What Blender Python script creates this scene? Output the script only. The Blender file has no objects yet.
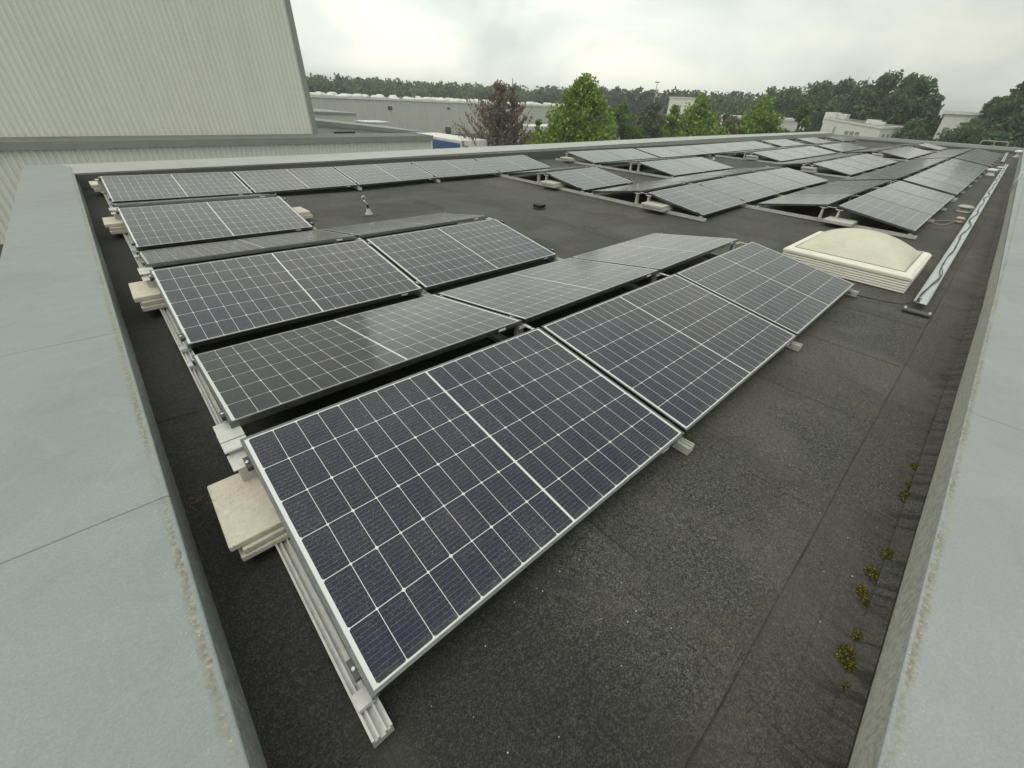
import bpy, math, random
import numpy as np
from mathutils import Matrix, Vector

random.seed(7)
SC = bpy.context.scene
COL = SC.collection
R = math.radians

# ------------------------------------------------------------------ camera
cam = bpy.data.cameras.new('camera')
cam_o = bpy.data.objects.new('camera', cam)
COL.objects.link(cam_o)
_r = Vector((0.720957187, -0.691632843, 0.043182685))
_u = Vector((0.354302077, 0.421444126, 0.834778346))
_f = Vector((0.595559210, 0.586539734, -0.548890125))
m = Matrix((_r, _u, -_f)).transposed().to_4x4()
m.translation = Vector((-0.0408, -0.6004, 1.4352))
cam_o.matrix_world = m
cam.sensor_width = 36.0
cam.lens = 414.538 / 1024 * 36.0
cam.shift_x = -22.04 / 1024
cam.shift_y = -11.04 / 1024
cam.clip_start = 0.02
cam.clip_end = 3000
SC.camera = cam_o

# ------------------------------------------------------------------ sky, sun, exposure
SUN_EL, SUN_AZ = R(60), R(-105)          # azimuth measured from +Y towards +X
world = bpy.data.worlds.new('World')
SC.world = world
world.use_nodes = True
wn, wl = world.node_tree.nodes, world.node_tree.links
wn.clear()


def wnode(t, **k):
    n = wn.new(t)
    for a, b in k.items():
        setattr(n, a, b)
    return n


w_out = wnode('ShaderNodeOutputWorld')
sky = wnode('ShaderNodeTexSky', sky_type='NISHITA')
sky.sun_disc = False
sky.sun_elevation = SUN_EL
sky.sun_rotation = SUN_AZ
sky.air_density = 1.5
sky.dust_density = 6.0
sky.ozone_density = 1.0
bg_sky = wnode('ShaderNodeBackground')
bg_sky.inputs[1].default_value = 0.08
wl.new(sky.outputs[0], bg_sky.inputs[0])
# overcast cloud deck: soft noise over direction
tc = wnode('ShaderNodeTexCoord')
sep = wnode('ShaderNodeSeparateXYZ')
wl.new(tc.outputs['Generated'], sep.inputs[0])
mx = wnode('ShaderNodeMapping')
mx.inputs['Scale'].default_value = (1.0, 1.0, 2.0)
wl.new(tc.outputs['Generated'], mx.inputs[0])
nz = wnode('ShaderNodeTexNoise')
nz.inputs['Scale'].default_value = 2.7
nz.inputs['Detail'].default_value = 5
nz.inputs['Roughness'].default_value = 0.5
nz.inputs['Distortion'].default_value = 0.4
wl.new(mx.outputs[0], nz.inputs['Vector'])
rmp = wnode('ShaderNodeValToRGB')
cr = rmp.color_ramp
cr.elements[0].position = 0.36
cr.elements[0].color = (0.47, 0.515, 0.485, 1)
cr.elements[1].position = 0.60
cr.elements[1].color = (0.74, 0.745, 0.65, 1)
wl.new(nz.outputs[0], rmp.inputs[0])
# brighter and warmer towards the hidden sun
dot = wnode('ShaderNodeVectorMath', operation='DOT_PRODUCT')
wl.new(tc.outputs['Generated'], dot.inputs[0])
gd = Vector((math.sin(R(34)) * math.cos(R(16)), math.cos(R(34)) * math.cos(R(16)), math.sin(R(16))))
dot.inputs[1].default_value = gd
gl = wnode('ShaderNodeMapRange')
gl.inputs['From Min'].default_value = 0.60
gl.inputs['From Max'].default_value = 1.0
gl.inputs['To Min'].default_value = 0.74
gl.inputs['To Max'].default_value = 1.14
gl.interpolation_type = 'SMOOTHSTEP'
wl.new(dot.outputs['Value'], gl.inputs[0])
# overcast deck is brighter overhead than at the horizon
zr = wnode('ShaderNodeMapRange')
zr.inputs['From Min'].default_value = 0.25
zr.inputs['From Max'].default_value = 0.9
zr.inputs['To Min'].default_value = 1.0
zr.inputs['To Max'].default_value = 1.2
wl.new(sep.outputs['Z'], zr.inputs[0])
mul = wnode('ShaderNodeMath', operation='MULTIPLY')
wl.new(gl.outputs[0], mul.inputs[0])
wl.new(zr.outputs[0], mul.inputs[1])
bg_cl = wnode('ShaderNodeBackground')
wl.new(rmp.outputs[0], bg_cl.inputs[0])
wl.new(mul.outputs[0], bg_cl.inputs[1])
mixw = wnode('ShaderNodeMixShader')
mixw.inputs[0].default_value = 0.94
wl.new(bg_sky.outputs[0], mixw.inputs[1])
wl.new(bg_cl.outputs[0], mixw.inputs[2])
wl.new(mixw.outputs[0], w_out.inputs[0])

sun_d = bpy.data.lights.new('sun', 'SUN')
sun_d.energy = 0.6
sun_d.angle = R(50)
sun_d.color = (1.0, 0.95, 0.86)
sun = bpy.data.objects.new('sun', sun_d)
COL.objects.link(sun)
_s = Vector((math.sin(SUN_AZ) * math.cos(SUN_EL), math.cos(SUN_AZ) * math.cos(SUN_EL), math.sin(SUN_EL)))
sun.rotation_euler = _s.to_track_quat('Z', 'Y').to_euler()
sun.location = (0, 0, 30)

SC.view_settings.view_transform = 'Standard'
SC.view_settings.look = 'None'
SC.view_settings.gamma = 1.0
SC.view_settings.use_curve_mapping = False
SC.view_settings.exposure = 0.64
SC.cycles.max_bounces = 6
SC.cycles.diffuse_bounces = 3
SC.cycles.glossy_bounces = 4
SC.cycles.transparent_max_bounces = 8


# ------------------------------------------------------------------ material helpers
class NT:
    def __init__(self, name):
        self.mat = bpy.data.materials.new(name)
        self.mat.use_nodes = True
        self.t = self.mat.node_tree
        self.t.nodes.clear()
        self.out = self.t.nodes.new('ShaderNodeOutputMaterial')
        self.b = self.t.nodes.new('ShaderNodeBsdfPrincipled')
        self.t.links.new(self.b.outputs[0], self.out.inputs[0])

    def n(self, typ, **k):
        x = self.t.nodes.new(typ)
        for a, v in k.items():
            setattr(x, a, v)
        return x

    def put(self, sock, v):
        if isinstance(v, bpy.types.NodeSocket):
            self.t.links.new(v, sock)
        else:
            if hasattr(sock.default_value, '__len__') and not hasattr(v, '__len__'):
                v = (v, v, v, 1)
            if hasattr(v, '__len__') and len(v) == 3 and len(sock.default_value) == 4:
                v = (*v, 1)
            sock.default_value = v

    def math(self, op, a, b=None, c=None, clamp=False):
        x = self.n('ShaderNodeMath', operation=op)
        x.use_clamp = clamp
        self.put(x.inputs[0], a)
        if b is not None:
            self.put(x.inputs[1], b)
        if c is not None:
            self.put(x.inputs[2], c)
        return x.outputs[0]

    def coord(self, kind='Object'):
        return self.n('ShaderNodeTexCoord').outputs[kind]

    def pos(self):
        return self.n('ShaderNodeNewGeometry').outputs['Position']

    def mapping(self, vec, scale=(1, 1, 1), loc=(0, 0, 0)):
        x = self.n('ShaderNodeMapping')
        self.put(x.inputs['Vector'], vec)
        x.inputs['Scale'].default_value = scale
        x.inputs['Location'].default_value = loc
        return x.outputs[0]

    def noise(self, vec, scale, detail=3, rough=0.5, dist=0.0):
        x = self.n('ShaderNodeTexNoise')
        self.put(x.inputs['Vector'], vec)
        x.inputs['Scale'].default_value = scale
        x.inputs['Detail'].default_value = detail
        x.inputs['Roughness'].default_value = rough
        x.inputs['Distortion'].default_value = dist
        return x.outputs[0]

    def voro(self, vec, scale, feature='F1', out='Distance', rnd=1.0):
        x = self.n('ShaderNodeTexVoronoi', feature=feature)
        self.put(x.inputs['Vector'], vec)
        x.inputs['Scale'].default_value = scale
        x.inputs['Randomness'].default_value = rnd
        return x.outputs[out]

    def rng(self, v, a, b, c=0.0, d=1.0, smooth=False):
        x = self.n('ShaderNodeMapRange')
        if smooth:
            x.interpolation_type = 'SMOOTHSTEP'
        self.put(x.inputs[0], v)
        x.inputs[1].default_value = a
        x.inputs[2].default_value = b
        x.inputs[3].default_value = c
        x.inputs[4].default_value = d
        return x.outputs[0]

    def mix(self, f, a, b, blend='MIX'):
        x = self.n('ShaderNodeMix', data_type='RGBA', blend_type=blend)
        self.put(x.inputs[0], f)
        self.put(x.inputs[6], a)
        self.put(x.inputs[7], b)
        return x.outputs[2]

    def ramp(self, v, stops):
        x = self.n('ShaderNodeValToRGB')
        self.put(x.inputs[0], v)
        e = x.color_ramp.elements
        while len(e) < len(stops):
            e.new(0.5)
        for el, (p_, c_) in zip(e, stops):
            el.position = p_
            el.color = (*c_, 1) if len(c_) == 3 else c_
        return x.outputs[0]

    def bump(self, h, strength=0.5, dist=0.01, normal=None):
        x = self.n('ShaderNodeBump')
        x.inputs['Strength'].default_value = strength
        x.inputs['Distance'].default_value = dist
        self.put(x.inputs['Height'], h)
        if normal is not None:
            self.put(x.inputs['Normal'], normal)
        return x.outputs[0]

    def set(self, **k):
        names = dict(color='Base Color', rough='Roughness', metal='Metallic', normal='Normal', spec='Specular IOR Level',
                     ior='IOR', coat='Coat Weight', coat_rough='Coat Roughness', alpha='Alpha', trans='Transmission Weight',
                     sss='Subsurface Weight')
        for a, v in k.items():
            self.put(self.b.inputs[names[a]], v)
        return self.mat


def simple(name, color, rough=0.6, metal=0.0, var=0.12, scale=3.0, bump=0.0, bscale=80.0):
    t = NT(name)
    p_ = t.pos()
    n1 = t.noise(p_, scale, 4, 0.6)
    dark = tuple(c * (1 - var) for c in color)
    lite = tuple(min(1, c * (1 + var)) for c in color)
    c_ = t.ramp(n1, [(0.3, dark), (0.7, lite)])
    k = dict(color=c_, rough=rough, metal=metal)
    if bump:
        k['normal'] = t.bump(t.noise(p_, bscale, 3), bump, 0.003)
    return t.set(**k)


def mat_alu(name='aluminium', col=(0.66, 0.66, 0.63), rough=0.45, metal=1.0):
    t = NT(name)
    p_ = t.pos()
    n1 = t.noise(t.mapping(p_, (6, 6, 6)), 4, 5, 0.65)
    c_ = t.ramp(n1, [(0.3, tuple(c * 0.78 for c in col)), (0.65, col)])
    rg = t.rng(t.noise(p_, 35, 3), 0.3, 0.7, rough - 0.06, rough + 0.14)
    return t.set(color=c_, rough=rg, metal=metal)


# ---------------- solar cells
def mat_cells():
    t = NT('solar_cells')
    oc = t.coord('Object')
    s = t.n('ShaderNodeSeparateXYZ')
    t.put(s.inputs[0], oc)
    X, Y = s.outputs[0], s.outputs[1]
    L, W = 1.722, 1.134
    px, py = 0.0925, 0.1835
    gapc = 0.008
    # mirror about the middle line
    xm = t.math('SUBTRACT', t.math('ABSOLUTE', t.math('SUBTRACT', X, L / 2)), gapc / 2)     # 0..9*px
    ym = t.math('SUBTRACT', Y, (W - 6 * py) / 2)
    # distance to nearest cell boundary
    fx = t.math('MULTIPLY', t.math('PINGPONG', xm, px / 2), 1.0)
    fy = t.math('MULTIPLY', t.math('PINGPONG', ym, py / 2), 1.0)
    lx = t.math('LESS_THAN', fx, 0.00105)
    ly = t.math('LESS_THAN', fy, 0.0014)
    mid = t.math('LESS_THAN', xm, 0.0012)
    outx = t.math('GREATER_THAN', xm, 9 * px)
    o1 = t.math('LESS_THAN', ym, 0.0)
    o2 = t.math('GREATER_THAN', ym, 6 * py)
    # little white diamonds where the wafer corners are cut (every second line)
    f2 = t.math('PINGPONG', t.math('SUBTRACT', xm, px), px)
    dia = t.math('LESS_THAN', t.math('ADD', f2, fy), 0.0085)
    f2b = t.math('PINGPONG', xm, px)
    dia2 = t.math('LESS_THAN', t.math('ADD', f2b, fy), 0.0065)
    wv = lx
    for o_ in (ly, mid, outx, o1, o2, dia, dia2):
        wv = t.math('MAXIMUM', wv, o_)
    # busbars along the long side
    bb = t.math('PINGPONG', ym, py / 20)
    bus = t.math('LESS_THAN', bb, 0.00045)
    # colour of each cell differs slightly
    cx = t.math('FLOOR', t.math('DIVIDE', X, px))
    cy = t.math('FLOOR', t.math('DIVIDE', ym, py))
    cv = t.n('ShaderNodeCombineXYZ')
    t.put(cv.inputs[0], cx)
    t.put(cv.inputs[1], cy)
    oi = t.n('ShaderNodeObjectInfo')
    t.put(cv.inputs[2], t.math('MULTIPLY', oi.outputs['Random'], 37.0))
    wnz = t.n('ShaderNodeTexWhiteNoise', noise_dimensions='3D')
    t.put(wnz.inputs[0], cv.outputs[0])
    cell = t.mix(wnz.outputs[0], (0.006, 0.007, 0.026), (0.012, 0.011, 0.029))
    # sparkling grain of dust and dried drops
    gp = t.mapping(oc, (1, 1, 1))
    d1 = t.rng(t.voro(gp, 330), 0.0, 0.42, 1.0, 0.0)
    d2 = t.noise(gp, 260, 2, 0.7)
    d3 = t.noise(gp, 120, 2, 0.6)
    dust = t.math('MULTIPLY', t.rng(d2, 0.54, 0.70), 0.22)
    dust = t.math('ADD', dust, t.math('MULTIPLY', t.rng(d3, 0.58, 0.70), 0.16))
    dust = t.math('ADD', dust, t.math('MULTIPLY', t.math('POWER', d1, 5.0), 0.05))
    dust = t.math('ADD', dust, 0.006)
    big = t.rng(t.noise(gp, 2.4, 4, 0.65), 0.35, 0.75, 0.2, 1.0)
    dust = t.math('MULTIPLY', dust, big)
    dust = t.math('MULTIPLY', dust, t.rng(t.math('FRACT', t.math('MULTIPLY', oi.outputs['Random'], 7.3)), 0, 1, 0.55, 1.5))
    c1 = t.mix(t.math('MULTIPLY', bus, 0.42), cell, (0.30, 0.33, 0.36))
    c2 = t.mix(wv, c1, (0.68, 0.70, 0.70))
    c3 = t.mix(dust, c2, (0.50, 0.49, 0.45))
    # dirt line along the lower edge
    low = t.rng(Y, 0.012, 0.05, 0.25, 0.0)
    c3 = t.mix(t.math('MULTIPLY', low, t.rng(t.noise(gp, 18, 4), 0.35, 0.7)), c3, (0.30, 0.27, 0.20))
    bmp = t.bump(t.math('ADD', t.noise(gp, 420, 2), t.math('MULTIPLY', d1, 0.6)), 0.10, 0.0006)
    bmp = t.bump(t.noise(gp, 3.0, 2), 0.05, 0.004, bmp)
    rg = t.rng(t.noise(gp, 6, 4), 0.3, 0.7, 0.10, 0.16)
    t.b.inputs['Sheen Weight'].default_value = 0.32
    t.b.inputs['Sheen Roughness'].default_value = 0.38
    t.b.inputs['Sheen Tint'].default_value = (0.85, 0.84, 0.74, 1)
    return t.set(color=c3, rough=rg, normal=bmp, ior=1.5)


# ---------------- bitumen roof
def mat_roof():
    t = NT('bitumen_membrane')
    P = t.pos()
    s = t.n('ShaderNodeSeparateXYZ')
    t.put(s.inputs[0], P)
    X, Y = s.outputs[0], s.outputs[1]
    g1 = t.noise(P, 170, 3, 0.75)
    g2 = t.voro(P, 190)
    g3 = t.noise(P, 62, 4, 0.75)
    grain = t.math('ADD', t.math('MULTIPLY', g1, 0.68), t.math('MULTIPLY', g3, 0.32))
    base = t.ramp(grain, [(0.41, (0.020, 0.020, 0.0192)), (0.50, (0.068, 0.068, 0.063)), (0.61, (0.24, 0.24, 0.22))])
    # darker strip beside the left parapet and below the first rail
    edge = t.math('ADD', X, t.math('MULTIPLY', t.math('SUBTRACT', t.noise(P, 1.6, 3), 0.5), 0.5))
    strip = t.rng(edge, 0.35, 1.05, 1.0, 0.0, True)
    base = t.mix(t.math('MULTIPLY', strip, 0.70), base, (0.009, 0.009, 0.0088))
    # each sheet has a slightly different tone, dirt gathers in the lap lines
    u = t.math('SUBTRACT', X, 0.985)
    sid = t.n('ShaderNodeCombineXYZ')
    t.put(sid.inputs[0], t.math('FLOOR', u))
    edge_y = t.math('LESS_THAN', Y, -0.68)
    t.put(sid.inputs[1], t.math('ADD', t.math('MULTIPLY', edge_y, 5.0), t.math('FLOOR', t.math('MULTIPLY', t.math('ADD', Y, 3.0), 0.21))))
    wn_ = t.n('ShaderNodeTexWhiteNoise', noise_dimensions='3D')
    t.put(wn_.inputs[0], sid.outputs[0])
    base = t.mix(t.rng(wn_.outputs[0], 0.0, 1.0, 0.0, 0.42), base, (0.022, 0.022, 0.021))
    wob = t.math('MULTIPLY', t.math('SUBTRACT', t.noise(P, 5, 4, 0.7), 0.5), 0.012)
    ax = t.math('PINGPONG', t.math('ADD', u, wob), 0.5)
    ay = t.math('ABSOLUTE', t.math('ADD', t.math('ADD', Y, 0.68), wob))
    body = t.math('GREATER_THAN', Y, -0.68)
    ln = t.math('MAXIMUM', t.math('MULTIPLY', t.rng(ax, 0.002, 0.007, 1.0, 0.0), body), t.rng(ay, 0.002, 0.006, 1.0, 0.0))
    ln = t.math('MULTIPLY', ln, t.rng(t.noise(P, 3.3, 3), 0.38, 0.52, 0.25, 1.0))
    base = t.mix(t.math('MULTIPLY', ln, 0.85), base, (0.008, 0.008, 0.0075))
    halo = t.math('MAXIMUM', t.math('MULTIPLY', t.rng(ax, 0.0, 0.09, 1.0, 0.0), body), t.rng(ay, 0.0, 0.07, 1.0, 0.0))
    halo = t.math('MULTIPLY', halo, t.rng(t.noise(P, 2.1, 4), 0.42, 0.62))
    base = t.mix(t.math('MULTIPLY', halo, 0.5), base, (0.075, 0.074, 0.062))
    # large blotches
    b1 = t.noise(t.mapping(P, (1, 1, 1), (3.1, 1.7, 0)), 0.9, 5, 0.6, 0.3)
    base = t.mix(t.rng(b1, 0.35, 0.7, 0.0, 0.5), base, t.mix(0.5, base, (0.014, 0.014, 0.014)))
    inv = t.math('SUBTRACT', 1.0, strip)
    # olive algae film in patches
    a1 = t.rng(t.noise(t.mapping(P, (1, 1, 1), (8, 4, 0)), 1.3, 5, 0.6, 0.5), 0.50, 0.68)
    a1 = t.math('MULTIPLY', t.math('MULTIPLY', a1, t.rng(g3, 0.35, 0.6)), inv)
    base = t.mix(t.math('MULTIPLY', a1, 0.55), base, (0.085, 0.086, 0.042))
    # pale dried silt film with tide marks where water stood
    pn = t.noise(t.mapping(P, (1, 1, 1), (21, 13, 0)), 0.75, 6, 0.62, 0.4)
    film = t.math('MULTIPLY', t.math('MULTIPLY', t.rng(pn, 0.50, 0.56), t.rng(pn, 0.62, 0.74, 1.0, 0.35)), inv)
    base = t.mix(t.math('MULTIPLY', film, 0.32), base, (0.135, 0.130, 0.108))
    tide = t.math('MULTIPLY', t.rng(t.math('ABSOLUTE', t.math('SUBTRACT', pn, 0.50)), 0.0, 0.010, 1.0, 0.0), inv)
    base = t.mix(t.math('MULTIPLY', tide, 0.28), base, (0.105, 0.10, 0.06))
    # brown silt towards the right parapet
    br = t.rng(t.math('ADD', Y, t.math('MULTIPLY', t.math('SUBTRACT', t.noise(P, 3.0, 4), 0.5), 0.5)), -0.50, -1.0, 0.0, 1.0, True)
    br = t.math('MULTIPLY', br, t.rng(t.noise(P, 5, 4), 0.35, 0.62, 0.2, 1))
    base = t.mix(t.math('MULTIPLY', br, 0.55), base, (0.075, 0.063, 0.052))
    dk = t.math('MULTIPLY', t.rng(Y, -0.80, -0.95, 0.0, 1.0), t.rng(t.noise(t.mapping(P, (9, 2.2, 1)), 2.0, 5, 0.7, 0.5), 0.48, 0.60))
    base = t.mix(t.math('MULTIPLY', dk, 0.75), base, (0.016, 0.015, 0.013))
    br2 = t.math('MULTIPLY', t.rng(t.noise(t.mapping(P, (1, 1, 1), (2, 9, 0)), 2.0, 4, 0.6), 0.55, 0.72), inv)
    base = t.mix(t.math('MULTIPLY', br2, 0.25), base, (0.070, 0.052, 0.040))
    # light grit
    gr = t.voro(P, 9.0, 'F1')
    gm = t.math('LESS_THAN', gr, 0.032)
    base = t.mix(t.math('MULTIPLY', gm, 0.0), base, (0.5, 0.5, 0.46))
    h = t.math('ADD', t.math('MULTIPLY', g1, 0.6), t.math('MULTIPLY', g2, 0.5))
    nb = t.bump(h, 0.9, 0.004)
    wv = t.noise(t.mapping(P, (1.0, 2.2, 1)), 2.2, 3, 0.5, 0.6)
    nb = t.bump(wv, 0.5, 0.03, nb)
    return t.set(color=base, rough=0.82, normal=nb, spec=0.4)


def mat_coping(name, axis, edge, sgn, col, fcol=((0.11, 0.125, 0.115), (0.24, 0.25, 0.23), (0.44, 0.44, 0.38))):
    """coated metal; lichen and dirt gather along the inner edge (axis 0 = X, 1 = Y)"""
    t = NT(name)
    P = t.pos()
    s = t.n('ShaderNodeSeparateXYZ')
    t.put(s.inputs[0], P)
    A, Z = s.outputs[axis], s.outputs[2]
    n0 = t.noise(P, 1.1, 4, 0.6)
    n1 = t.noise(P, 9, 5, 0.65)
    n2 = t.noise(P, 130, 3, 0.7)
    c = t.ramp(n0, [(0.3, tuple(x * 0.92 for x in col)), (0.7, tuple(x * 1.07 for x in col))])
    c = t.mix(t.rng(n2, 0.35, 0.7, 0.0, 0.34), c, tuple(x * 0.58 for x in col))
    c = t.mix(t.rng(t.noise(P, 300, 2, 0.6), 0.55, 0.75, 0.0, 0.25), c, (0.6, 0.6, 0.58))
    # pale scuffs
    sc = t.math('MULTIPLY', t.rng(t.noise(t.mapping(P, (14, 30, 10)), 2.4, 4, 0.7, 1.2), 0.66, 0.74), t.rng(n1, 0.5, 0.6))
    c = t.mix(t.math('MULTIPLY', sc, 0.6), c, (0.62, 0.64, 0.62))
    st_ = t.math('MULTIPLY', t.rng(t.noise(t.mapping(P, (1, 1, 1), (5, 2, 0)), 3.2, 6, 0.75, 1.5), 0.56, 0.60), 0.16)
    c = t.mix(st_, c, tuple(x * 0.68 for x in col))
    ring_ = t.rng(t.math('ABSOLUTE', t.math('SUBTRACT', t.noise(t.mapping(P, (1, 1, 1), (1, 7, 0)), 1.7, 2, 0.5, 0.8), 0.5)), 0.0, 0.012, 0.05, 0.0)
    c = t.mix(ring_, c, (0.55, 0.57, 0.55))
    # distance from the inner arris, measured outwards over the top
    d = t.math('MULTIPLY', t.math('SUBTRACT', A, edge), sgn)
    dj = t.math('ADD', d, t.math('MULTIPLY', t.math('SUBTRACT', t.noise(P, 26, 5, 0.7), 0.5), 0.030))
    top = t.math('GREATER_THAN', Z, 0.118)
    band = t.math('MULTIPLY', t.rng(dj, -0.002, 0.002), t.rng(dj, 0.010, 0.026, 1.0, 0.0))
    band = t.math('MULTIPLY', t.math('MULTIPLY', band, top), t.rng(t.noise(P, 4, 4), 0.36, 0.56, 0.25, 1.0))
    lc = t.ramp(t.noise(P, 60, 3, 0.7), [(0.35, (0.085, 0.075, 0.042)), (0.52, (0.22, 0.195, 0.105)), (0.68, (0.42, 0.39, 0.27))])
    c = t.mix(t.math('MULTIPLY', band, t.rng(t.noise(P, 90, 3, 0.7), 0.30, 0.60, 0.35, 0.75)), c, lc)
    crumb = t.math('MULTIPLY', t.rng(t.voro(P, 60), 0.10, 0.16, 1.0, 0.0), t.math('MULTIPLY', t.rng(d, 0.0, 0.09, 1.0, 0.0), top))
    c = t.mix(t.math('MULTIPLY', crumb, t.rng(t.noise(P, 6, 3), 0.48, 0.56)), c, (0.55, 0.52, 0.42))
    # grime on the turned-down face; left and right tones also paint in lighting
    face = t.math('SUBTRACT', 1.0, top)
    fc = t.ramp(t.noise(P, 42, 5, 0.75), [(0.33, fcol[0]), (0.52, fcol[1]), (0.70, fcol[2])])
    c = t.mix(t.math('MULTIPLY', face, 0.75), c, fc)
    nb = t.bump(n2, 0.25, 0.002)
    nb = t.bump(t.noise(P, 1.5, 3), 0.25, 0.02, nb)
    return t.set(color=c, rough=t.rng(n1, 0.3, 0.7, 0.45, 0.62), normal=nb, spec=0.4)


M = {}
M['cells'] = mat_cells()
M['alu'] = mat_alu(metal=0.35)
M['frame'] = mat_alu('panel_frame_metal', (0.21, 0.215, 0.22), 0.34)
M['alu_bright'] = mat_alu('galvanised_sheet', (0.66, 0.69, 0.69), 0.42, 0.5)
M['steel_dark'] = simple('dark_clamp_metal', (0.10, 0.10, 0.105), 0.4, 0.9)
M['bolt'] = mat_alu('bolt_steel', (0.75, 0.75, 0.75), 0.25)
M['back'] = simple('back_sheet', (0.05, 0.05, 0.05), 0.5)
M['sticker'] = simple('white_label', (0.75, 0.75, 0.73), 0.5)
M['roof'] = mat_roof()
M['cop_l'] = mat_coping('coping_left_metal', 0, -0.275, -1, (0.292, 0.320, 0.325))
M['cop_r'] = mat_coping('coping_right_metal', 1, -0.990, -1, (0.325, 0.348, 0.354), ((0.36, 0.355, 0.30), (0.58, 0.57, 0.49), (0.76, 0.75, 0.68)))  # pale face tones stand in for light falling on this side
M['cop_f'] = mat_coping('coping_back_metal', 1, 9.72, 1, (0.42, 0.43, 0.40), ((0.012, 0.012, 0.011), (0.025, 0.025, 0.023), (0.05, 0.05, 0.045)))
M['wallr'] = simple('render_wall', (0.36, 0.36, 0.32), 0.8)
M['rubber'] = simple('black_rubber', (0.015, 0.015, 0.015), 0.7)
M['cable'] = simple('black_cable', (0.012, 0.012, 0.013), 0.45)
M['cable_tan'] = simple('tan_cable', (0.33, 0.25, 0.14), 0.5)


def mat_concrete():
    t = NT('washed_concrete')
    P = t.coord('Object')
    v = t.voro(P, 95)
    n = t.noise(P, 40, 4, 0.7)
    c = t.ramp(n, [(0.25, (0.52, 0.49, 0.40)), (0.55, (0.62, 0.59, 0.49)), (0.75, (0.70, 0.675, 0.58))])
    sp = t.math('MULTIPLY', t.rng(v, 0.12, 0.22, 1.0, 0.0), t.rng(t.noise(P, 9, 3), 0.42, 0.55))
    c = t.mix(t.math('MULTIPLY', sp, 0.8), c, (0.16, 0.13, 0.09))
    c = t.mix(t.rng(t.noise(P, 4, 3), 0.5, 0.8, 0, 0.25), c, (0.33, 0.33, 0.28))
    nb = t.bump(t.math('SUBTRACT', n, sp), 0.7, 0.004)
    return t.set(color=c, rough=0.9, normal=nb)


M['concrete'] = mat_concrete()


def mat_grey_concrete():
    t = NT('grey_concrete_paver')
    P = t.coord('Object')
    n = t.noise(P, 35, 4, 0.7)
    c = t.ramp(n, [(0.3, (0.40, 0.40, 0.36)), (0.7, (0.58, 0.58, 0.52))])
    return t.set(color=c, rough=0.9, normal=t.bump(n, 0.35, 0.002))


M['concrete_grey'] = mat_grey_concrete()


def mat_plastic_cream(name, a, b, rough):
    t = NT(name)
    P = t.pos()
    n = t.noise(P, 3, 5, 0.6)
    c = t.ramp(n, [(0.3, a), (0.7, b)])
    c = t.mix(t.math('MULTIPLY', t.rng(t.noise(t.mapping(P, (3, 3, 22)), 3, 4, 0.7), 0.5, 0.75), 0.25), c, (0.30, 0.28, 0.18))
    return t.set(color=c, rough=rough, normal=t.bump(t.noise(P, 60, 3), 0.05, 0.002))


M['cream'] = mat_plastic_cream('cream_plastic', (0.78, 0.77, 0.67), (0.85, 0.84, 0.75), 0.45)
M['dome'] = mat_plastic_cream('opal_dome', (0.58, 0.57, 0.45), (0.64, 0.63, 0.50), 0.4)


def mat_clad(name, col, streak=0.06):
    t = NT(name)
    P = t.pos()
    n = t.noise(t.mapping(P, (0.9, 0.9, 0.12)), 1.4, 5, 0.65)
    c = t.ramp(n, [(0.3, tuple(x * (1 - streak) for x in col)), (0.7, tuple(x * (1 + streak * 0.5) for x in col))])
    fine = t.noise(t.mapping(P, (6, 6, 0.5)), 2, 4, 0.7)
    c = t.mix(t.rng(fine, 0.5, 0.8, 0, 0.10), c, tuple(x * 0.75 for x in col))
    return t.set(color=c, rough=0.55, spec=0.3)


M['clad'] = mat_clad('pale_green_cladding', (0.80, 0.81, 0.74))
M['clad_far'] = mat_clad('grey_beige_cladding', (0.60, 0.60, 0.55), 0.05)
M['clad_white'] = mat_clad('white_cladding', (0.80, 0.80, 0.75), 0.06)
M['trim'] = mat_clad('grey_trim', (0.29, 0.31, 0.29), 0.1)
M['trim_dark'] = simple('dark_trim', (0.07, 0.075, 0.07), 0.5)
M['roof_far'] = simple('grey_far_roof', (0.17, 0.17, 0.155), 0.8, scale=0.3)
M['white'] = simple('white_paint', (0.75, 0.75, 0.70), 0.4)
M['blue'] = simple('blue_paint', (0.06, 0.14, 0.30), 0.35)
M['glass_dark'] = simple('dark_window_glass', (0.02, 0.025, 0.03), 0.1)
M['asphalt'] = simple('asphalt', (0.055, 0.055, 0.053), 0.9, scale=0.4, bump=0.3, bscale=30)
M['grass'] = simple('grass_ground', (0.06, 0.085, 0.035), 0.95, scale=0.05, var=0.35)
M['bark'] = simple('bark', (0.10, 0.08, 0.06), 0.95, scale=6, bump=0.5, bscale=20)


def mat_leaf(name, a, b, c3, rough=0.6, tr=0.42):
    t = NT(name)
    g = t.n('ShaderNodeNewGeometry')
    rnd = g.outputs['Random Per Island']
    big = t.noise(g.outputs['Position'], 0.9, 3, 0.6)
    v = t.math('ADD', t.math('MULTIPLY', rnd, 0.6), t.math('MULTIPLY', big, 0.5))
    col = t.ramp(v, [(0.22, a), (0.55, b), (0.85, c3)])
    t.set(color=col, rough=rough, spec=0.3)
    trn = t.n('ShaderNodeBsdfTranslucent')
    t.put(trn.inputs[0], col)
    ms = t.n('ShaderNodeMixShader')
    ms.inputs[0].default_value = tr
    t.t.links.new(t.b.outputs[0], ms.inputs[1])
    t.t.links.new(trn.outputs[0], ms.inputs[2])
    t.t.links.new(ms.outputs[0], t.out.inputs[0])
    return t.mat


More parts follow.
